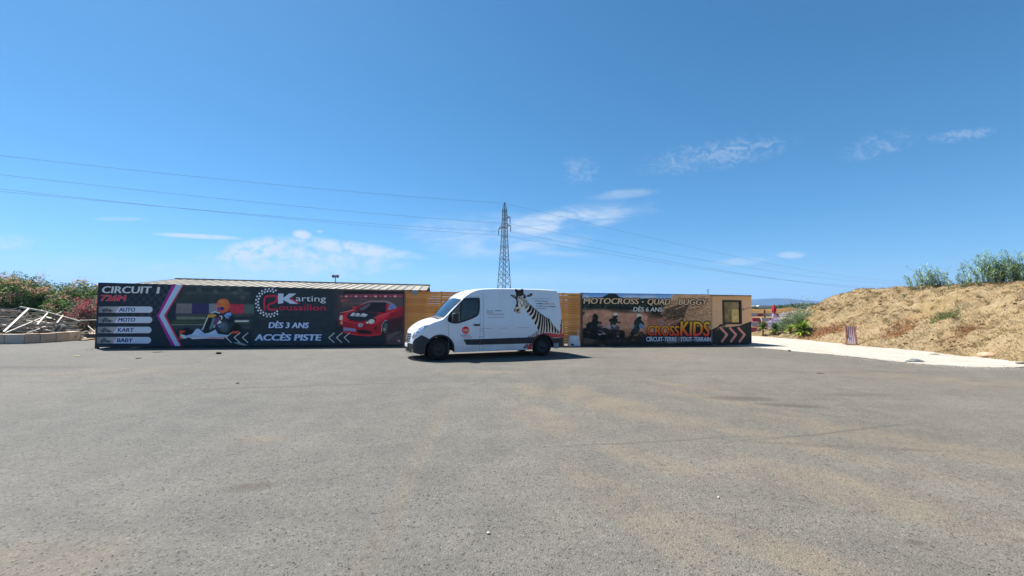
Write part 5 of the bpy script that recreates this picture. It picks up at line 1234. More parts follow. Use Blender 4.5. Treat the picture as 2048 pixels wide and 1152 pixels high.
for k in range(20):
    a, b = 2 * math.pi * k / 20, 2 * math.pi * (k + 1) / 20; f = lambda q: Vector((.56 + .09 * math.sin(q), -.5 + .19 * math.cos(q), 1.30 + .17 * math.sin(q))); st.bar(f(a), f(b), .03)
st.bar((.56, -.69, 1.30), (.56, -.31, 1.30), .03); st.bar((.56, -.5, 1.3), (.40, -.5, 1.22), .04); st.build('steering_wheel', M_dark, van)
# headliner and pale belt bracket seen through the window
MB().box((.95, -.8, 2.10), (1.5, .8, 2.13)).build('headliner', mat('headliner', '#55524c', .9), van)

# ---- zebra print on the flank
zp = Paint(1016, 574, 1128, 700, 6, '#10161c')
Zc = lambda x, y: (960 + x / 6.776, 565 + y / 6.776)
BLK, WHT = '#11161c', '#b9bdc0'
lowp = np.array(smooth_curve([Zc(*q) for q in [(560, 318), (598, 340), (640, 405), (700, 480), (745, 565), (785, 625), (800, 668), (830, 682), (920, 672), (1010, 684), (1112, 700)]], 10))
uppp = np.array(smooth_curve([Zc(*q) for q in [(600, 215), (640, 268), (690, 318), (770, 385), (850, 450), (900, 480), (950, 505), (975, 560), (1010, 590), (1050, 645), (1112, 690)]], 10))
tt = np.linspace(0, 1, len(lowp))
ul = np.linspace(0, 1, 260); xl = lowp[:, 0].min() + (lowp[:, 0].max() - lowp[:, 0].min()) * ul
xu = np.clip(xl + np.interp(ul, [0, .25, .45, .65, 1], [6.5, 8, 4, -2.5, 0]), uppp[:, 0].min(), uppp[:, 0].max())
Lp = np.stack([xl, np.interp(xl, lowp[:, 0], lowp[:, 1])], 1); Up = np.stack([xu, np.interp(xu, uppp[:, 0], uppp[:, 1])], 1)
zp.poly([tuple(q) for q in Lp] + [tuple(q) for q in Up[::-1]], WHT)
edges = []; u = .0; k = 0
while u < 1.0:
    wblk = np.interp(u, [0, .3, .7, 1], [.040, .050, .052, .034]); wwht = np.interp(u, [0, .3, .7, 1], [.018, .020, .019, .016])
    edges.append((u, min(1, u + wblk * random.uniform(.85, 1.15)))); u += wblk + wwht; k += 1
for (a, b) in edges:
    for_pts = []; other = []
    for v in np.linspace(-.02, 1.02, 9):
        bend = .016 * math.sin(v * 3.0); sh = .012 * (v - .5)
        ia = min(259, max(0, int((a + bend - sh) * 259))); ib = min(259, max(0, int((b + bend + sh - .010 * abs(v - .5)) * 259)))
        for_pts.append(tuple(Lp[ia] * (1 - v) + Up[ia] * v)); other.append(tuple(Lp[ib] * (1 - v) + Up[ib] * v))
    zp.poly(for_pts + other[::-1], BLK, 1, .05)
for i in range(60):                                                      # ragged mane along the upper edge
    q = Up[int(i / 60 * 190)]; zp.line([(q[0] + .3, q[1] + .4), (q[0] + random.uniform(.4, 1.2), q[1] - random.uniform(.2, 1.3))], .8, random.choice(['#1a2028', '#39424c', '#4b545e']), .9)
# foreleg stripes by the wheel
l2 = np.array(smooth_curve([Zc(*q) for q in [(648, 745), (690, 760), (735, 740), (770, 720), (800, 690)]], 12)); u2 = np.array(smooth_curve([Zc(*q) for q in [(652, 728), (690, 715), (735, 685), (765, 662), (800, 650)]], 12))
for i in range(0, len(l2) - 5, 8): zp.poly([tuple(q) for q in l2[i:i + 5]] + [tuple(q) for q in u2[i + 2:i + 7][::-1]], BLK); zp.poly([tuple(q) for q in l2[i + 4:i + 9]] + [tuple(q) for q in u2[i + 6:i + 9][::-1]], '#a7adb2', .9)
zp.poly([Zc(*q) for q in [(585, 885), (610, 850), (640, 828), (650, 850), (645, 888), (610, 892)]], BLK); zp.line([Zc(605, 870), Zc(632, 850)], .8, '#a9b0b8'); zp.line([Zc(622, 885), Zc(640, 870)], .7, '#a9b0b8')
# head
Hd = lambda x, y: (1020 + x / 16.45, 570 + y / 16.45)
def hp(pts, c, op=1, blur=.05): zp.poly([Hd(*q) for q in pts], c, op, blur)
def hc(pts, c, op=1, blur=.08): zp.curve([Hd(*q) for q in pts], c, op, blur)
hc([(200, 350), (330, 330), (470, 350), (530, 430), (580, 540), (600, 640), (560, 700), (470, 760), (400, 745), (350, 790), (355, 880), (320, 935), (210, 925), (140, 880), (150, 790), (190, 700), (215, 600), (200, 460)], '#8d979f')
hp([(165, 125), (215, 130), (260, 160), (320, 165), (380, 125), (440, 130), (450, 300), (400, 360), (300, 375), (190, 350), (195, 240), (165, 220)], '#1b1c21'); hp([(230, 140), (350, 140), (330, 170), (260, 172)], '#8c8f92', .8)
hc([(0, 325), (60, 320), (150, 340), (215, 390), (215, 470), (130, 430), (50, 370)], '#1e262e'); hc([(60, 345), (130, 350), (190, 400), (150, 405)], '#596470', .8)
hc([(530, 385), (545, 350), (610, 320), (680, 275), (740, 295), (720, 345), (650, 385)], '#161d26'); hc([(590, 350), (650, 320), (700, 300), (650, 360)], '#4a5560', .7)
hp([(440, 300), (500, 310), (520, 380), (525, 440), (480, 455), (440, 400)], '#151b22')
for pts, w in (([(225, 370), (215, 470), (225, 560), (235, 640)], 2.4), ([(255, 370), (262, 470), (258, 600)], 1.8), ([(300, 380), (305, 440), (340, 440), (400, 445)], 1.5), ([(330, 520), (330, 590), (370, 640), (375, 720)], 1.4), ([(365, 480), (430, 530), (450, 590), (430, 650), (410, 700)], 1.5), ([(420, 460), (480, 530), (490, 610), (470, 680)], 1.3),
               ([(480, 470), (530, 560), (540, 640), (500, 700)], 1.3), ([(530, 500), (575, 590), (575, 650), (500, 745)], 1.2), ([(300, 400), (400, 395), (460, 440)], 1.4)):
    zp.line([tuple(q) for q in smooth_curve([Hd(*q) for q in pts], 5)], w, '#141b23', .95)
hp([(190, 640), (265, 620), (275, 720), (180, 725)], '#161d24'); hc([(175, 720), (280, 740), (345, 720), (350, 800), (330, 870), (250, 890), (150, 880), (150, 790)], '#7f7d7b'); hc([(195, 830), (250, 795), (320, 800), (270, 860), (215, 875)], '#1b1a1a'); hc([(190, 880), (340, 880), (320, 935), (215, 925)], '#6d6069', .9); hp([(135, 800), (180, 730), (165, 885), (138, 885)], '#22242a'); zp.ell(*Hd(375, 447), 2.2, .9, '#0d1218')
zp.line([Hd(290, 480), Hd(310, 600), Hd(340, 640)], 1.5, '#aab2b8', .8)
zp.m = np.clip(zp.m, 0, 1)
def flank(off): 
    def f(px, py, e=0):
        x, z = van_xzs(px, py); return np.stack([x + vshear(x, z), -(flank_y(x, z) + off + e), z], -1)
    return f
zp.m[(zp.Y < 576.6)] = 0
zp.sheet('zebra_print', FV, 0, van, 3, .5, surf=flank(.004))
# round red emblem and the small print
fl5, fl8 = flank(.005), flank(.008)
cx, cy = 931.3, 660.4
flat_shape('round_logo', [(cx + 7.5 * math.cos(2 * math.pi * k / 28), cy + 7.5 * math.sin(2 * math.pi * k / 28)) for k in range(28)], FV, 0, van, '#b4122f', surf=fl5)
VT = lambda nm, s, a, b, h, c, **k: lettering(nm, s, a, b, h, FV, 0, van, c, surf=k.pop('surf', fl8), slant=k.pop('slant', 0), **k)
VT('lettering', 'ZEBRE', (925.2, 661.9), (938, 661.6), 4.0, '#d8d2d2', bold=.03)
flat_shape('logo_bar', [(924.6, 663.2), (938.4, 663.0), (938.4, 663.9), (924.6, 664.1)], FV, 0, van, '#d8d2d2', surf=fl8)
VT('lettering', 'A LOUER ICI', (920, 671.6), (939.5, 671.0), 1.9, '#2a3038', bold=.03)
flat_shape('print_line', [(922, 673.4), (944, 672.8), (944, 673.8), (922, 674.4)], FV, 0, van, '#9a4a5c', surf=fl8); flat_shape('print_line', [(928, 676.2), (943, 675.8), (943, 676.4), (928, 676.8)], FV, 0, van, '#4a5158', surf=fl8)
VT('lettering', 'nous vous', (973.5, 622.6), (986, 622.4), 2.0, '#2a3038', bold=.02); VT('lettering', 'emmenons', (990, 622.4), (1003.5, 622.2), 2.0, '#1c2128', bold=.04); VT('lettering', 'partout !', (974, 625.8), (988, 625.6), 1.8, '#8a3a50', bold=.02)
for a, b, y, c in ((975, 1008, 628.2, '#2f363e'), (976, 1008, 634.3, '#7a4a5a')): flat_shape('print_line', [(a, y), (b, y - .25), (b, y + .45), (a, y + .7)], FV, 0, van, c, surf=fl8)
VT('lettering', '"Pour avancer', (1069.5, 603.0), (1096.5, 603.4), 2.4, '#2a3440', bold=.02); VT('lettering', 'roulez', (1072, 608.2), (1086.5, 608.4), 2.4, '#1d232b', bold=.05); VT('lettering', 'zèbre et...', (1088, 608.4), (1112, 608.8), 2.4, '#96284a', bold=.015)
VT('lettering', 'en ville et à la campagne', (1072, 613.2), (1112, 614), 2.2, '#2f3a4a', bold=.02); VT('lettering', 'avec nous !"', (1073, 617.6), (1093, 617.9), 2.2, '#3a4152', bold=.02)
MB().lathe([(.0, -.004), (.03, -.004), (.035, 0)], 16, 'y', tuple(S(*van_xz(1121.5, 651), .004))).build('fuel_lock', M_dark, van)

# ================================================================== LEFT: block wall, scrap, oleanders, shed
M_block = mat('block_concrete', '#b0a596', .9, spec=.15, col2='#c0b4a2', scale=2.2, bump=.01, bscale=14)
M_block2 = mat('block_concrete_warm', '#bda48e', .9, spec=.15, col2='#a89a8a', scale=2.2, bump=.01, bscale=14)
g0 = ground(-90, 688)
bw = empty('block_wall', (g0.x, g0.y, 0)); tag(bw, 'low curved wall of concrete blocks in front of the scrap heap', 'wall')
pts = [ground(*q) for q in [(-150, 688), (-95, 688), (-40, 688), (8, 688), (48, 687.5), (80, 686), (112, 684), (138, 682), (160, 679)]]
zt = at_depth(48, 668, pts[4].y).z
for a, b, mm in zip(pts, pts[1:], [M_block, M_block, M_block2, M_block, M_block2, M_block2, M_block2, M_block]):
    d = (b - a).normalized(); e = d * .012; mb = MB(); n = Vector((-d.y, d.x, 0)) * .32; z = zt + random.uniform(-.012, .012)
    P = [a + e, b - e, b - e + n, a + e + n]; o = Vector((g0.x, g0.y, 0))
    mb.add([p - o for p in P] + [p - o + Vector((0, 0, z)) for p in P], [[0, 3, 2, 1], [4, 5, 6, 7], [0, 1, 5, 4], [1, 2, 6, 5], [2, 3, 7, 6], [3, 0, 4, 7]])
    mb.build('block', mm, bw, bevel=.015)
M_galv = mat('galvanised', '#96938a', .5, metal=.0, spec=.4, col2='#777064', scale=5)
M_rust = mat('weathered_steel', '#77706a', .6, spec=.3, col2='#5d5048', scale=3)
def bar_at(mb, p, q, yp, yq, w, org): mb.bar(at_depth(*p, yp) - org, at_depth(*q, yq) - org, w)
so = Vector((-21.5, 20.5, 0))
fr_ = empty('steel_frame', so); tag(fr_, 'collapsed pale steel roof frame lying tilted on the scrap heap', 'steel frame')
for nm, p_, q_, y1, y2, w in (('rail', (48, 655), (160, 643.5), 20.0, 21.2, .10), ('rail', (40, 614), (97, 625), 22.2, 22.0, .12), ('rail', (96, 625), (161, 643), 22.0, 21.2, .09), ('rung', (8, 664), (57, 618), 19.6, 22.0, .11), ('rung', (12, 666), (84, 636), 19.5, 21.4, .09),
                              ('rung', (74, 650), (96, 625.5), 20.2, 22.0, .09), ('rung', (114, 646), (126, 631), 20.5, 21.8, .08), ('rung', (30, 660), (75, 649), 19.8, 20.2, .07), ('leg', (118, 646), (118, 662), 20.4, 20.4, .10), ('rung', (112, 629), (124, 624), 22, 22.3, .07)):
    mb = MB(); bar_at(mb, p_, q_, y1, y2, w * .68, so); mb.build(nm, M_galv, fr_)
heap = MB(); r_ = np.random.default_rng(77)
for i in range(900):                                                   # torn strips and rods
    u, v = r_.random(2); y = 20.3 + 3.0 * v; x = -y * (1.36 - .275 * u); top = np.interp(v, [0, .6, 1], [.6, 1.5, 1.45]) * np.interp(u, [0, .35, .8, 1], [1, 1.05, .75, .45])
    z = top * r_.uniform(.15, 1.05); L = r_.uniform(.3, 1.5); a = r_.normal(.1, .5); t = r_.normal(.06, .12)
    dv = Vector((math.cos(a) * L, math.sin(a) * L, t * L)) / 2; c = Vector((x, y, z)); heap.bar(c - dv, c + dv, r_.uniform(.02, .15), r_.uniform(.008, .03))
tag(heap.build('scrap_strips', mat('scrap_grey', '#c2bcb0', .6, spec=.3, col2='#7d7468', scale=1.2, island=.45)), 'grey tangled heap of torn metal strips and rods behind the block wall', kind='stuff')
for i, (p_, q_, y1, y2, w, lab) in enumerate((((160, 641), (196, 640), 21.2, 21.5, .05, 'thin pale pole running level from the scrap heap to the dark container'), ((176, 652), (190, 664), 21.6, 21.4, .05, 'thin pole leaning down beside the corner of the dark container'),
                                          ((164, 663.5), (190, 662), 21.4, 21.6, .05, 'thin pole lying near the ground beside the dark container'), ((55, 666), (80, 658), 19.5, 19.9, .06, 'pale pipe poking over the top of the block wall'), ((118, 632), (155, 630), 22.3, 22.4, .06, 'pale bar lying flat on the back of the scrap heap'))):
    a = at_depth(*p_, y1); mb = MB().tube([(0, 0, 0), at_depth(*q_, y2) - a], w / 2, 8); tag(mb.build('metal_pole', M_galv, None, loc=a), lab, 'pole', 'poles about the scrap heap')
def tyre(loc, r, lab, cat='tyre', grp=None, tilt=(0, 0, 0), m_=None):
    t = empty('tyre', loc); t.rotation_euler = tilt; tag(t, lab, cat, grp)
    MB().lathe([(r * .58, -.08), (r * .8, -.1), (r * .97, -.075), (r, 0), (r * .97, .075), (r * .8, .1), (r * .58, .08), (r * .52, 0), (r * .58, -.08)], 20).build('tread', m_ or M_rubber, t, smooth=True); return t
c = at_depth(118, 661, 19.9); tyre((c.x, c.y, c.z), .34, 'old grey tyre lying among the scrap behind the block wall', tilt=(R(62), 0, R(-20)), m_=mat('dusty_rubber', '#4d4f4e', .9))

M_ole = leaf_mat('oleander_leaf', '#2c4a1c', '#668a3a', .5, .25)
M_pink = leaf_mat('pale_pink_flower', '#c48c7a', '#dfb29c', .7, .35); M_red_f = leaf_mat('magenta_flower', '#b81f46', '#d0506a', .7, .3); M_dry = leaf_mat('faded_flower', '#8f7568', '#b0968a', .7, .3)
M_stem = mat('stem_bark', '#4b3d2c', .9, spec=.1, col2='#6b5b46', scale=8)
def shrub(name, lab, base, lobes, nclump, per, leafm, fl, seed, group=None, leaf=.17, stems=7, asp=.24):
    """lobes: (dx, dy, z, radius); fl: list of (material, clumps, part name, filter)"""
    r = np.random.default_rng(seed); root = empty(name, (base[0], base[1], 0)); tag(root, lab, 'shrub', group)
    cs = []
    for (dx, dy, z, rad) in lobes:
        n = int(nclump * rad ** 2); d = r.normal(0, 1, (n, 3)); d /= np.linalg.norm(d, axis=1)[:, None]
        k = r.uniform(.55, 1.05, (n, 1)) * (1 + .18 * np.sin(d[:, :1] * 7 + seed) * np.cos(d[:, 2:] * 6)); cs.append(d * k * rad * np.array([1, 1, .85]) + np.array([dx, dy, z]))
    cs = np.concatenate(cs); cs = cs[cs[:, 2] > .15]
    V, F = leaves(cs, .11, leaf, per, r, asp, up=.25); link_mesh('foliage', np_mesh('foliage', V, F), leafm, root)
    mb = MB()
    for i in range(stems):
        q = cs[r.integers(len(cs))]; mb.tube([(r.normal(0, .25), r.normal(0, .2), 0), (q[0] * .4, q[1] * .4, q[2] * .5), tuple(q * .92)], [.035, .025, .010], 5)
    mb.build('stems', M_stem, root)
    for (fm, cnt, nm, zlo) in fl:
        w = cs[:, 2] + r.normal(0, .35, len(cs)) - cs[:, 1] * .55
        pick = cs[np.argsort(-w)[:int(len(cs) * zlo)]]; sel = pick[r.choice(len(pick), min(cnt, len(pick)), replace=False)] * np.array([1.02, 1.02, 1.03])
        V, F = leaves(sel, .11, .065, 46, r, .8, up=.3); link_mesh(nm, np_mesh(nm, V, F), fm, root)
    return root
G1 = 'flowering oleander shrubs along the left'
shrub('oleander', 'tall oleander full of pale salmon flowers at the left edge', (-29.5, 24.5), [(-1.5, 0, 2.4, 1.35), (.2, -.4, 2.3, 1.3), (-.8, -.8, 1.3, 1.4), (1.1, .2, 1.9, 1.2), (-3.4, 0, 2.3, 1.6)], 400, 11, M_ole, [(M_pink, 190, 'flowers', .5)], 1, G1)
shrub('oleander', 'green oleander topped with pink flowers, middle of the left hedge', (-26.2, 24.6), [(-.3, 0, 2.1, 1.2), (.9, -.1, 1.9, 1.1), (.2, -.7, 1.2, 1.3), (1.6, 0, 1.35, 1.0)], 410, 11, M_ole, [(M_pink, 75, 'flowers', .35), (M_dry, 60, 'faded_flowers', .9)], 2, G1)
shrub('oleander', 'sparse small oleander with magenta flowers beside the dark container', (-24.3, 22.9), [(-.4, 0, 1.3, .8), (.5, .1, 1.4, .85), (1.5, .1, 1.5, .9), (.3, -.3, .8, .8)], 260, 8, leaf_mat('oleander_leaf_dull', '#33402a', '#6d7153', .6, .2), [(M_dry, 120, 'faded_flowers', 1), (M_red_f, 55, 'flowers', .95)], 3, G1, leaf=.14)
shrub('oleander', 'bluish green bushy top just left of the dark container edge', (-24.2, 27.5), [(.2, 0, 2.3, .6), (.9, 0, 2.0, .7)], 260, 8, leaf_mat('bluish_leaf', '#3a4d45', '#6b7d70', .6, .2), [], 4, G1, leaf=.14, stems=5)

# shed roof behind the left containers
o = FRL.world((0, 0, 0)); shed = empty('long_shed', o, FRL.a); tag(shed, 'long low shed with a pale sheet metal roof behind the kart banner', 'shed')
ya, yb = 3.0, 7.2
def on_y(px, py, y): return FRL.hit(px, py, y)
rA, rB = on_y(356, 558.5, yb), on_y(859, 571.5, yb); eB = on_y(859, 580.5, ya); eA = Vector((rA.x, ya, eB.z)); eB = Vector((rB.x, ya, eB.z))
MB().box((rA.x + .2, ya + .25, 0), (rB.x - .2, yb + 3.6, eB.z - .12)).build('wall', mat('shed_wall', '#b9b2a4', .85, col2='#a39c8e', scale=1), shed)
M_sheet = mat('roof_sheet', '#8c867a', .5, spec=.3, col2='#7b756a', scale=1.4); M_sheet2 = mat('roof_sheet_pale', '#989184', .5, spec=.3, col2='#868074', scale=1.4)
NP = 34
def panel(x0, x1, ye, yr, ze, zr0, zr1, mm):
    mb = MB(); t = .03
    mb.add([(x0, ye, ze), (x1, ye, ze), (x1, yr, zr1), (x0, yr, zr0), (x0, ye, ze - t), (x1, ye, ze - t), (x1, yr, zr1 - t), (x0, yr, zr0 - t)], [[0, 1, 2, 3], [7, 6, 5, 4], [0, 4, 5, 1], [1, 5, 6, 2], [2, 6, 7, 3], [3, 7, 4, 0]])
    mb.bar((x0, ye, ze + .02), (x0, yr, zr0 + .02), .03, .03); mb.build('roof_panel', mm, shed)
for i in range(NP):
    f0, f1 = i / NP, (i + 1) / NP; x0, x1 = rA.x + (rB.x - rA.x) * f0, rA.x + (rB.x - rA.x) * f1 - .012; z0, z1 = rA.z + (rB.z - rA.z) * f0, rA.z + (rB.z - rA.z) * f1
    panel(x0, x1, ya, yb, eB.z, z0, z1, random.choice((M_sheet, M_sheet2)))
mb = MB(); mb.add([(rA.x, yb, rA.z - .02), (rB.x, yb, rB.z - .02), (rB.x, yb + 4.2, eB.z - .05), (rA.x, yb + 4.2, eB.z - .05)], [[0, 1, 2, 3]]); mb.build('rear_roof', M_sheet, shed)
MB().bar((rA.x - .1, yb, rA.z + .03), (rB.x + .05, yb, rB.z + .03), .22, .07).build('ridge_cap', mat('ridge_grey', '#5e625f', .5), shed)
for xx, zz in ((rA.x, rA.z), (rB.x, rB.z)):
    mb = MB(); mb.add([(xx, ya + .3, eB.z - .2), (xx, yb + 3.8, eB.z - .2), (xx, yb, zz - .04)], [[0, 1, 2]]); mb.build('gable', mat('gable_grey', '#55554f', .8), shed)
# flood light mast beyond the shed
b_ = at_depth(671, 552, 60); mast = empty('light_mast', (b_.x, 60, 0)); tag(mast, 'slim mast with two flood lights above the shed roof', 'light mast')
MB().tube([(0, 0, 0), (0, 0, b_.z + .1)], [.10, .06], 8).build('pole', M_rust, mast)
MB().bar((-.4, 0, b_.z + .05), (.4, 0, b_.z + .05), .07).build('cross_arm', M_rust, mast)
for s_ in (-1, 1): MB().box((s_ * .32 - .18, -.12, b_.z - .26), (s_ * .32 + .18, .12, b_.z + .16), Matrix.Rotation(s_ * .25, 3, 'Y'), (s_ * .32, 0, b_.z)).build('lamp_head', M_rust, mast, bevel=.03)

# ================================================================== PYLON AND LINES
PY = 100.0; pt = at_depth(1009.5, 407, PY); pb = Vector((pt.x, PY, 0)); HT = pt.z
LD = Vector((.815, .58, 0)).normalized(); LN = Vector((-LD.y, LD.x, 0))
pyl = empty('lattice_pylon', pb, math.atan2(LD.y, LD.x)); tag(pyl, 'tall grey lattice power pylon rising behind the van', 'pylon')
M_pyl = mat('pylon_steel', '#424746', .6, spec=.3, col2='#363a39', scale=.6)
def half(z): return float(np.interp(z, [0, HT * .70, HT * .955, HT], [1.5, .58, .38, .10]))
for sx_ in (-1, 1):
    for sy_ in (-1, 1):
        mb = MB()
        for z0, z1 in ((0, HT * .70), (HT * .70, HT * .955), (HT * .955, HT)): mb.bar((sx_ * half(z0), sy_ * half(z0), z0), (sx_ * half(z1), sy_ * half(z1), z1), .11)
        mb.build('leg', M_pyl, pyl)
levels = [0.2]
while levels[-1] < HT * .95: levels.append(levels[-1] + max(.7, half(levels[-1]) * 1.35))
for face in range(4):
    mb = MB(); rot = Matrix.Rotation(face * math.pi / 2, 3, 'Z')
    for z0, z1 in zip(levels, levels[1:]):
        h0, h1 = half(z0), half(min(z1, HT)); z1 = min(z1, HT * .97)
        mb.bar(rot @ Vector((-h0, -h0, z0)), rot @ Vector((h1, -h1, z1)), .055); mb.bar(rot @ Vector((h0, -h0, z0)), rot @ Vector((-h1, -h1, z1)), .055)
        if levels.index(z0) % 3 == 0: mb.bar(rot @ Vector((-h0, -h0, z0)), rot @ Vector((h0, -h0, z0)), .06)
    o = mb.build('bracing', M_pyl, pyl); o['kind'] = 'stuff'
arms = []
for zz, sd, L in ((HT - 4.3, -1, 2.4), (HT - 6.4, 1, 2.7), (HT - 6.4, -1, 2.7)):
    mb = MB(); h = half(zz)
    for q in (-h, h): mb.bar((q, sd * h, zz + .5), (0, sd * L, zz + .25), .10); mb.bar((q, sd * h, zz + 1.2), (0, sd * L, zz + .28), .08)
    mb.build('cross_arm', M_pyl, pyl); mb = MB().lathe([(.05, 0), (.12, -.08), (.06, -.2), (.12, -.3), (.06, -.42), (.12, -.52), (.06, -.64), (.12, -.74), (.06, -.86), (.12, -.96), (.04, -1.5)], 10, 'z', (0, sd * L, zz + .2)); mb.build('insulator', mat('insulator_dark', '#3c3f40', .4), pyl, smooth=True)
    arms.append(pb + LN * sd * L + Vector((0, 0, zz - 1.3)))
arms.append(pb + Vector((0, 0, HT + .1))); MB().tube([(0, 0, HT - .2), (0, 0, HT + .35)], .12, 6).build('peak', M_pyl, pyl)
M_wire = mat('wire', '#3d434a', .5)
# where each line leaves the picture on the left and meets the mound on the right
lefts = [((0, 349), 'second wire from the top'), ((0, 378), 'third wire from the top'), ((0, 382.5), 'lowest wire'), ((0, 311), 'topmost wire')]
rights = [((1765, 566), 0), ((1690, 571), 0), ((1690, 574), 0), ((1770, 561), 0)]
def line_hit(px, py, p0, horizontal):
    """point above the line's own track (vertical plane through p0 along LD) that the pixel sees"""
    d = ray(px, py); n = LN; k = (p0.dot(n)) / (d.dot(n)); return Vector((d.x * k, d.y * k, EYE + d.z * k))
for (lp, lab), (rp, _), a in zip(lefts, rights, arms):
    L0 = line_hit(*lp, Vector((a.x, a.y, 0)), 0); R0 = line_hit(*rp, Vector((a.x, a.y, 0)), 0)
    for end, side, sag in ((L0, 'left of the pylon', 1.0), (R0, 'right of the pylon', 0)):
        ext = end + (end - a) * .35 if sag else end + (end - a) * .25
        # a hanging curve through the insulator and the seen point
        D = (Vector((end.x, end.y, 0)) - Vector((a.x, a.y, 0))).length; T = D * (1.35 if sag else 1.6); n = 40; cu_ = .00035 if sag else .00010
        sl = (end.z - a.z) / D - cu_ * D; dirv = (Vector((end.x, end.y, 0)) - Vector((a.x, a.y, 0))).normalized()
        P = [Vector((0, 0, 0)) + dirv * (T * i / n) + Vector((0, 0, sl * (T * i / n) + cu_ * (T * i / n) ** 2)) for i in range(n + 1)]
        mb = MB().tube(P, [.019 if sag else .022 + .03 * i / n for i in range(n + 1)], 5, caps=False)
        tag(mb.build('power_line', M_wire, None, loc=a), f'{lab} running {side} across the sky', 'power line', 'power lines')

# ================================================================== RIGHT: reeds, small palms, bush, parasol, deckchair
M_reed = leaf_mat('reed_leaf', '#41603f', '#92a98c', .55, .3); M_reed_b = leaf_mat('reed_leaf_bluish', '#4a6650', '#93a596', .55, .25); M_cane = mat('reed_cane', '#8b8a5c', .7, col2='#6d7048', scale=3)
def reeds(name, lab, cx, cy, sx_, sy_, n, hmin, hmax, seed, group, zf=mound_h, leafm=M_reed, lean=(-.25, 0)):
    r = np.random.default_rng(seed); z0 = float(zf(np.array([cx]), np.array([cy]))[0]) if zf else 0.0
    root = empty(name, (cx, cy, z0)); tag(root, lab, 'reed clump', group); canes = MB(); V = []; F = []
    for i in range(n):
        x, y = r.normal(0, sx_), r.normal(0, sy_); zb = (float(zf(np.array([cx + x]), np.array([cy + y]))[0]) - z0 - .05) if zf else 0
        H = r.uniform(hmin, hmax) * math.exp(-(x / (2.2 * sx_)) ** 2); l = np.array([lean[0] + r.normal(0, .18), lean[1] + r.normal(0, .18)]) * H
        pts = [Vector((x + l[0] * t * t, y + l[1] * t * t, zb + H * t)) for t in (0, .35, .7, 1)]; canes.tube(pts, [.012, .010, .007, .003], 4, caps=False)
        for k in range(26):
            t = r.uniform(.1, 1.0); p = np.array([x + l[0] * t * t, y + l[1] * t * t, zb + H * t]); a = r.uniform(0, 6.283); L = r.uniform(.22, .46) * (.6 + .4 * H)
            d = np.array([math.cos(a) - .45, math.sin(a), r.uniform(.3, 1.1)]); d /= np.linalg.norm(d); s_ = np.cross(d, [0, 0, 1.0]); s_ /= np.linalg.norm(s_) + 1e-6; w = r.uniform(.010, .022)
            m1 = p + d * L * .5; tip = p + d * L * .8 + np.array([math.cos(a) * .3, math.sin(a) * .3, -.35]) * L * r.uniform(.3, 1); b0 = len(V)
            V += [p - s_ * w * .5, p + s_ * w * .5, m1 + s_ * w, m1 - s_ * w, tip]; F += [[b0, b0 + 1, b0 + 2], [b0, b0 + 2, b0 + 3], [b0 + 3, b0 + 2, b0 + 4]]
    canes.build('canes', M_cane, root); link_mesh('leaves', np_mesh('leaves', np.array(V), np.array(F)), leafm, root); return root
GR = 'reed clumps on the mound'
reeds('reed_clump', 'small reed clump alone on the crest of the soil mound', at_depth(1862, 560, 23.4).x, 23.4, .55, .5, 46, .7, 1.3, 5, GR)
reeds('reed_clump', 'tall leafy reed clump on the mound at the right edge', at_depth(2000, 552, 20.2).x, 20.2, .75, .6, 105, .9, 1.75, 6, GR)
reeds('reed_clump', 'yellow green reed clump behind the tall one, cut by the right edge', at_depth(2060, 552, 19.4).x, 19.4, .7, .5, 40, .8, 1.65, 8, GR, leafm=leaf_mat('reed_leaf_fresh', '#4d6a2a', '#8c9a52', .55, .25))
reeds('reed_clump', 'few thin spindly stalks standing against the hills behind the mound foot', at_depth(1618, 614, 36).x, 36, .6, .4, 16, 2.4, 3.3, 9, GR, zf=None, leafm=M_reed_b)

M_frond = leaf_mat('palm_frond', '#4d6a22', '#8fa338', .5, .3); M_frond_d = leaf_mat('palm_frond_dark', '#34501e', '#6a7d34', .5, .25); M_trunk = mat('palm_trunk', '#6b5238', .95, spec=.1, col2='#8a6f4c', scale=9, bump=.02)
def palm(lab, px, py, H, crown, n, seed, fm=M_frond, tr=.07):
    g = ground(px, py); r = np.random.default_rng(seed); root = empty('yucca', (g.x, g.y, 0)); tag(root, lab, 'yucca', 'small yuccas along the gravel path')
    MB().tube([(0, 0, -.05), (.01, 0, H * .5), (0, 0, H)], [tr * 1.1, tr, tr * .9], 9).build('trunk', M_trunk, root, smooth=True); V = []; F = []
    for i in range(n):
        a = r.uniform(0, 6.283); e = r.uniform(-.5, 1.4); d = np.array([math.cos(a) * math.cos(e), math.sin(a) * math.cos(e), math.sin(e)]); L = crown * r.uniform(.7, 1.1); s_ = np.cross(d, [0, 0, 1.]); s_ /= np.linalg.norm(s_) + 1e-6; w = crown * .07
        p = np.array([0, 0, H - .03]) + d * .03; m1 = p + d * L * .55; tip = p + d * L + np.array([0, 0, -.18 * L]); b0 = len(V); V += [p - s_ * w * .6, p + s_ * w * .6, m1 + s_ * w, m1 - s_ * w, tip]; F += [[b0, b0 + 1, b0 + 2], [b0, b0 + 2, b0 + 3], [b0 + 3, b0 + 2, b0 + 4]]
    link_mesh('leaves', np_mesh('leaves', np.array(V), np.array(F)), fm, root)
palm('thin stemmed little yucca nearest the cabin, in front of the track barriers', 1526, 672, .66, .50, 130, 1, M_frond_d, .04)
palm('little yucca standing below the closed parasol', 1550, 673, .58, .52, 130, 2, M_frond_d, .06)
palm('bare trunked yucca in front of the grey green bush', 1581, 675, .55, .45, 100, 3, M_frond, .08)
palm('largest bright green yucca with broad fan of leaves at the mound foot', 1607, 677, .42, .95, 260, 4, M_frond, .10)
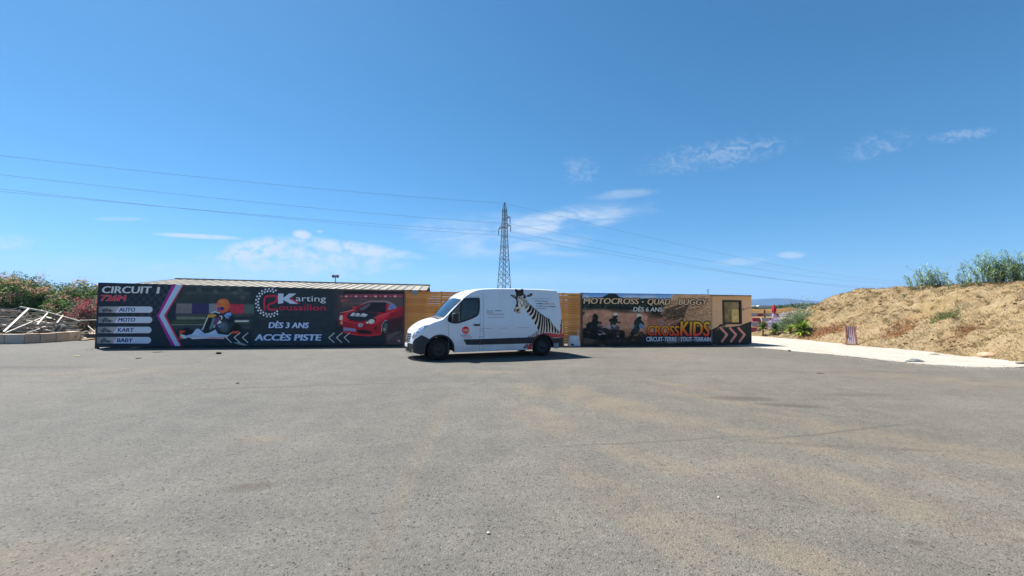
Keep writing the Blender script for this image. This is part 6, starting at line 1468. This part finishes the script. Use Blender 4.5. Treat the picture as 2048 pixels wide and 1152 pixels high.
palm('low tuft of yucca leaves at the foot of the second yucca', 1547, 672, .12, .40, 80, 6, M_frond_d, .05)
shrub('broom_bush', 'grey green bush behind the yuccas at the mound end', (19.6, 28.0), [(0, 0, 1.1, .75), (.5, .1, .9, .75), (-.4, 0, .7, .6), (.95, .2, 1.25, .65), (-.75, 0, .5, .45)], 480, 10, leaf_mat('greygreen_leaf', '#4f6440', '#8d9c74', .6, .25), [(leaf_mat('pale_bloom', '#b9a8b8', '#d4c8d4', .7, .3), 18, 'flowers', .8)], 11, None, leaf=.12)
g = ground(1548, 664); shrub('lavender_bush', 'small bush with pale lilac blooms under the parasol', (19.0, 28.9), [(0, 0, .8, .4), (.1, 0, .5, .4)], 420, 8, leaf_mat('lilac_leaf', '#5c6a52', '#8f9684', .6, .25), [(leaf_mat('lilac_bloom', '#9d8fb8', '#c9c0dc', .7, .3), 60, 'flowers', 1)], 12, None, leaf=.10)
# closed parasol
Yp = 30.5; b_ = at_depth(1552, 640, Yp); par = empty('parasol', (b_.x, Yp, 0)); par.rotation_euler = (0, R(-4), 0); tag(par, 'closed red and white parasol beyond the cabin', 'parasol')
z1 = at_depth(1552, 609, Yp).z; z0 = at_depth(1552, 640, Yp).z; M_pr = mat('parasol_red', '#b01f3a', .8); M_pw = mat('parasol_white', '#c4bccb', .8)
MB().tube([(0, 0, 0), (0, 0, z1 - .05)], .025, 8).build('pole', M_galv, par)
def closed(za, zb, ra, rb, ph, n=8, fold=.22):
    mb = MB(); vs = []; K_ = 40
    for i in range(7):
        t = i / 6; z = za + (zb - za) * t; r0 = ra + (rb - ra) * t + .05 * math.sin(t * 3.1)
        for k in range(K_): a = 2 * math.pi * k / K_; q = r0 * (1 + fold * math.cos(n * a + ph)); vs.append((q * math.cos(a) + .05 * t * 0, q * math.sin(a), z))
    mb.add(vs, [[i * K_ + k, i * K_ + (k + 1) % K_, (i + 1) * K_ + (k + 1) % K_, (i + 1) * K_ + k] for i in range(6) for k in range(K_)]); return mb
def folds(prof, seed):
    """furled cloth: radii down the pole, pinched into soft folds"""
    mb = MB(); vs = []; K_ = 48
    for i, (t, r0) in enumerate(prof):
        for k in range(K_):
            a = 2 * math.pi * k / K_; q = r0 * (1 + .28 * math.cos(6 * a + seed + t * 2.5) + .12 * math.cos(11 * a + seed)); vs.append((q * math.cos(a) + .03 * math.sin(t * 5 + seed), q * math.sin(a), z1 + (z0 - z1) * t))
    mb.add(vs, [[i * K_ + k, i * K_ + (k + 1) % K_, (i + 1) * K_ + (k + 1) % K_, (i + 1) * K_ + k] for i in range(len(prof) - 1) for k in range(K_)]); return mb
folds([(0, .02), (.08, .07), (.2, .11), (.34, .13), (.44, .115), (.5, .10)], 1).build('canopy', M_pr, par, smooth=True)
folds([(.49, .098), (.56, .09), (.62, .10)], 1).build('canopy_band', mat('parasol_pink', '#b06a7c', .8), par, smooth=True)
folds([(.61, .10), (.7, .12), (.8, .125), (.9, .10), (1, .06)], 2).build('canopy_hem', M_pw, par, smooth=True)
MB().lathe([(0, 0), (.3, 0), (.3, .06), (.08, .1), (.05, .25)], 18).build('base', M_block, par)

# red and white track barriers in stepped rows
M_bred = mat('barrier_red', '#a83a44', .6, col2='#8e3a40', scale=3); M_bwht = mat('barrier_white', '#b6b0aa', .6, col2='#a59c94', scale=3)
def barrier_me(mm):
    mb = MB(); n = 14; prof = [(-.18, 0), (.18, 0), (.17, .12), (.10, .30), (.08, .42), (-.08, .42), (-.10, .30), (-.17, .12)]
    mb.add([(x, y, z) for x in (.01, .99) for (y, z) in prof], [list(range(8)), list(range(8, 16))[::-1]] + [[i, (i + 1) % 8, 8 + (i + 1) % 8, 8 + i] for i in range(8)])
    o = mb.build('track_barrier', mm, None, bevel=.02); me = o.data; bpy.data.objects.remove(o); return me
bme = [barrier_me(M_bred), barrier_me(M_bwht)]
rowname = ['nearest row', 'second row', 'third row', 'farthest row']; nth = 'first second third fourth fifth sixth seventh eighth'.split()
for ri, (y0, x0, n, ang, z) in enumerate(((33.0, 19.6, 6, -.06, 0), (36.0, 21.4, 7, .16, .36), (38.6, 23.1, 7, -.10, .70), (42.5, 25.2, 7, .05, 1.12))):
    for k in range(n):
        o = bpy.data.objects.new('track_barrier', bme[(k + ri) % 2]); COL.objects.link(o); o.location = (x0 + .8 * k * math.cos(ang), y0 + .8 * k * math.sin(ang) + random.uniform(-.04, .04), z); o.rotation_euler = (0, 0, ang + random.uniform(-.06, .06)); o.scale = (.78, 1, .95 + .12 * ((k * 7 + ri * 3) % 5) / 5)
        tag(o, f"{['red', 'white'][(k + ri) % 2]} plastic track barrier, {nth[k]} from the cabin side in the {rowname[ri]}", 'barrier', 'red and white kart track barriers')
o = MB().box((-.06, -.06, 0), (.06, .06, 1.9)).build('post', M_stem, None, loc=(at_depth(1529, 628, 40).x, 40, 0)); tag(o, 'dark wooden post standing behind the kart track barriers', 'post')

# deckchair leaning at the foot of the mound
g = ground(1703, 690.5); dk = empty('deckchair', (g.x, g.y, 0), R(-28)); dk.scale = (.8, .85, .95); tag(dk, 'faded red and white striped folding deckchair standing at the mound foot', 'deckchair')
M_wood = mat('chair_wood', '#8d5f48', .7, col2='#a5785c', scale=5)
for x in (-.26, .26):
    MB().bar((x, -.12, 0), (x * .95, .16, 1.02), .045).build('frame_rail', M_wood, dk); MB().bar((x * .86, .34, 0), (x * .86, -.02, .62), .04).build('prop_leg', M_wood, dk)
for (y, z) in ((-.11, .03), (.155, .99)): MB().bar((-.26, y, z), (.26, y, z), .04).build('cross_bar', M_wood, dk)
M_sw, M_sr = mat('stripe_white', (.42, .37, .40), .85), mat('stripe_red', (.24, .10, .11), .85)
for k in range(9):
    x0, x1 = -.22 + .44 * k / 9, -.22 + .44 * (k + 1) / 9; mb = MB(); vs = []
    for i in range(8): t = i / 7; y = -.14 + .27 * t + .05 * math.sin(t * 3.14) ; z = .10 + .90 * t; vs += [(x0, y, z), (x1, y, z)]
    mb.add(vs, [[2 * i, 2 * i + 1, 2 * i + 3, 2 * i + 2] for i in range(7)]); mb.build('fabric_stripe', M_sw if k % 2 else M_sr, dk)

# cloth, rock and weeds by the path
def rag(lab, px, py, sx_, sy_, h, m_, seed, rz=0.0, cat='cloth', name='crumpled_cloth', z=0.0):
    g = ground(px, py); n, k = 22, 12; u, v = np.meshgrid(np.linspace(-1, 1, n), np.linspace(-1, 1, k), indexing='ij'); rad = np.clip(1 - (u ** 2 + v ** 2) ** .9, 0, 1)
    z_ = h * rad * (.35 + vnoise(u * 2.2 + seed, v * 2.2, seed, 3) * 1.1) + .004; X = u * sx_ * (1 + .15 * (vnoise(v * 3 + 9, u, seed + 1, 2) - .5)); Y = v * sy_
    I = np.arange(n * k).reshape(n, k); F = np.stack([I[:-1, :-1], I[1:, :-1], I[1:, 1:], I[:-1, 1:]], -1).reshape(-1, 4); keep_ = ((u ** 2 + v ** 2)[:-1, :-1] < 1.05).ravel()
    o = link_mesh(name, np_mesh(name, np.stack([X, Y, z_], -1).reshape(-1, 3), F[keep_]), m_, None, True, (g.x, g.y, z)); o.rotation_euler = (0, 0, rz); tag(o, lab, cat)
rag('crumpled grey cloth lying on the white gravel path', 1830, 723.5, .36, .13, .09, mat('grey_cloth', '#6d7676', .9, col2='#565d5e', scale=8), 3, .1, z=.02)
rag('flat dark scrap lying on the gravel near the mound', 1868, 709.5, .22, .06, .02, M_dark, 5, 0, 'scrap', 'dark_scrap', z=.02)
def rock(lab, px, py, sx_, sy_, sz, m_, seed, z=0.0):
    g = ground(px, py); me = lump_mesh('rock', np.random.default_rng(seed), sx_, sy_, sz, 2, .16); o = link_mesh('rock', me, m_, None, True, (g.x, g.y, z + sz * .55)); o.rotation_euler = (0, 0, seed); tag(o, lab, 'rock', 'loose rocks by the path')
M_rock = mat('pink_rock', '#a5836a', .9, col2='#b89a80', scale=5, bump=.01)
rock('large pinkish boulder at the mound foot beside the gravel', 1975, 715, .26, .17, .13, M_rock, 2); rock('small brown stone touching the large pinkish boulder', 1990, 715.5, .10, .08, .09, mat('brown_rock', '#6d5444', .9), 4)
rock('flat pale stone at the right end of the gravel path', 2042, 728, .14, .08, .05, mat('pale_rock', '#8d8778', .9), 6, .02); rock('little stone on the lower edge of the white gravel', 1578, 702.5, .10, .06, .04, mat('grey_rock', '#77716a', .9), 7, .01)
M_weed_r = leaf_mat('red_weed', '#86583c', '#b38a62', .8, .2); M_weed_g = leaf_mat('green_weed', '#40562a', '#6f7d44', .7, .2)
def weeds(lab, px, py, sx_, sy_, n, m_, seed, h=.2):
    r = np.random.default_rng(seed); g = ground(px, py); xy = np.stack([r.normal(0, sx_, n) + g.x, r.normal(0, sy_, n) + g.y], 1); xy[:, 0] = np.maximum(xy[:, 0], 17.0)
    o = blades('weed_patch', xy, h * .5, h * 1.3, m_, (0, 0), r, .014, lambda a, b: np.maximum(mound_h(a, b), 0)); tag(o, lab, 'weeds', 'low weed patches on the mound foot')
weeds('rust red weed patch left of the deckchair at the mound foot', 1655, 681, .45, .8, 2200, M_weed_r, 1, .26); weeds('rust red weed patch right of the deckchair at the mound foot', 1803, 693, .40, .35, 1700, M_weed_r, 2, .18)
weeds('green weed patch low on the mound slope', 1893, 697, .35, .28, 1500, M_weed_g, 3, .18); weeds('rust red weed patch below the green weeds', 1935, 705, .35, .22, 1100, M_weed_r, 4, .14)

# trees beyond the track and behind the cabin
M_dtree = leaf_mat('far_tree_leaf', '#2f4224', '#51653a', .7, .1)
def far_tree(lab, px, ptop, Y, w, seed, pbase=None):
    r = np.random.default_rng(seed); t = at_depth(px, ptop, Y); root = empty('far_tree', (t.x, Y, 0)); tag(root, lab, 'tree', 'trees on the plain behind the track'); H = t.z
    n = int(260 * w); d = r.normal(0, 1, (n, 3)); d /= np.linalg.norm(d, axis=1)[:, None]; c = d * r.uniform(.4, 1, (n, 1)) * np.array([w, w * .7, H * .36]) + np.array([0, 0, H * .62]); c[:, 2] = np.minimum(c[:, 2], H - .1)
    V, F = leaves(c, .06 + .03 * w, .16 + .05 * w, 8, r, .5); link_mesh('crown', np_mesh('crown', V, F), M_dtree, root); MB().tube([(0, 0, 0), (0, 0, H * .6)], [.22, .12], 7).build('trunk', M_stem, root)
for lab, px, pt_, Y, w, s in (('small dark tree just right of the cabin roof', 1506, 610, 110, 1.6, 1), ('rounded dark tree left half of the pair below the hills', 1572, 610, 130, 5.5, 2), ('lower dark tree beside the rounded one below the hills', 1588, 613.5, 135, 4, 3), ('wide dark tree behind the spindly stalks', 1612, 607, 125, 6, 4),
                           ('dark tree half hidden by the mound end', 1640, 608, 125, 5, 5), ('leafy treetop peeping over the cabin roof', 1474, 588.5, 62, 1.0, 6), ('little treetop showing over the motocross banner', 1405, 586.5, 90, 1.2, 7)):
    far_tree(lab, px, pt_, Y, w, s)
a = at_depth(1512, 613.5, 150); b_ = at_depth(1556, 612.5, 150); hb = empty('far_barn', (a.x, 150, 0)); tag(hb, 'pale roofed low barn far off below the hills', 'barn')
MB().box((0, 0, 0), (b_.x - a.x, 8, a.z - .3)).build('wall', mat('barn_wall', '#a79a86', .9), hb); mb = MB(); mb.prism([(-.4, a.z - .3), (b_.x - a.x + .4, a.z - .3), (b_.x - a.x - 1.2, a.z + .5), (1.2, a.z + .5)], -.3, 8.3); mb.build('roof', mat('barn_roof', '#b8b2ac', .6), hb)

# ================================================================== loose bits on the asphalt
for lab, px, py, s, m_, nm, cat, fl in (('black lump of rubber lying in front of the kart banner', 437, 708, .09, M_rubber, 'rubber_lump', 'debris', .5), ('flat yellowish leaf lying left of the kart banner', 153, 712.5, .16, mat('dry_leaf', '#93875c', .9), 'dry_leaf', 'leaf', .06),
                                        ('dark twig lying in front of the AUTO and BABY buttons', 315, 704.5, .14, M_stem, 'twig', 'twig', .1), ('small curled leaf in front of the kart banner', 277, 717, .08, M_stem, 'curled_leaf', 'leaf', .2), ('pale pebble lying alone on the open asphalt left of the van', 475, 767, .035, M_rock, 'pebble', 'pebble', .6),
                                        ('dark thin twig on the asphalt right of the van', 1640, 746.5, .11, M_stem, 'twig', 'twig', .08), ('white pebble lower right on the asphalt', 1437, 996, .014, mat('white_pebble', '#b8b2a6', .8), 'pebble', 'pebble', .6), ('white chip near the bottom centre of the asphalt', 977, 1068, .016, mat('white_chip', '#b8b2a6', .8), 'pebble', 'pebble', .6)):
    g = ground(px, py); me = lump_mesh(nm, np.random.default_rng(int(px)), s, s * .6, s * fl, 1, .2); o = link_mesh(nm, me, m_, None, True, (g.x, g.y, s * fl * .7)); o.rotation_euler = (0, 0, px); tag(o, lab, cat)
gb = MB(); tm = [lump_mesh('chip', rng, 1, .8, .6, 0, .3) for _ in range(5)]; cols = []
for i in range(4600):
    Y = 2.2 + 17 * random.random() ** 1.7; X = random.uniform(-1.35, 1.35) * Y + random.uniform(-.5, .5); s = random.choice((.002, .002, .003, .003, .004)) * random.uniform(.8, 1.5) * (1 + .02 * Y); me = random.choice(tm); rz = Matrix.Rotation(random.uniform(0, 6.28), 3, 'Z')
    gb.add([rz @ (v.co * s) + Vector((X, Y, s * .4)) for v in me.vertices], [list(p_.vertices) for p_ in me.polygons])
for fr_, L_ in ((FRL, LENL), (FRR, LENR), (FRF, LF)):                 # grit gathered along the foot of the walls
    for i in range(420):
        c = fr_.world((random.uniform(0, L_), -abs(random.gauss(0, .16)) - .01, 0)); s = random.uniform(.006, .022); me = random.choice(tm); rz = Matrix.Rotation(random.uniform(0, 6.28), 3, 'Z'); gb.add([rz @ (v.co * s) + Vector((c.x, c.y, s * .4)) for v in me.vertices], [list(p_.vertices) for p_ in me.polygons])
for me in tm: bpy.data.meshes.remove(me)
tag(gb.build('loose_grit', mat('grit', '#4e4a46', .9, spec=.2, island=.8)), 'loose grit and small stones scattered over the asphalt', kind='stuff')
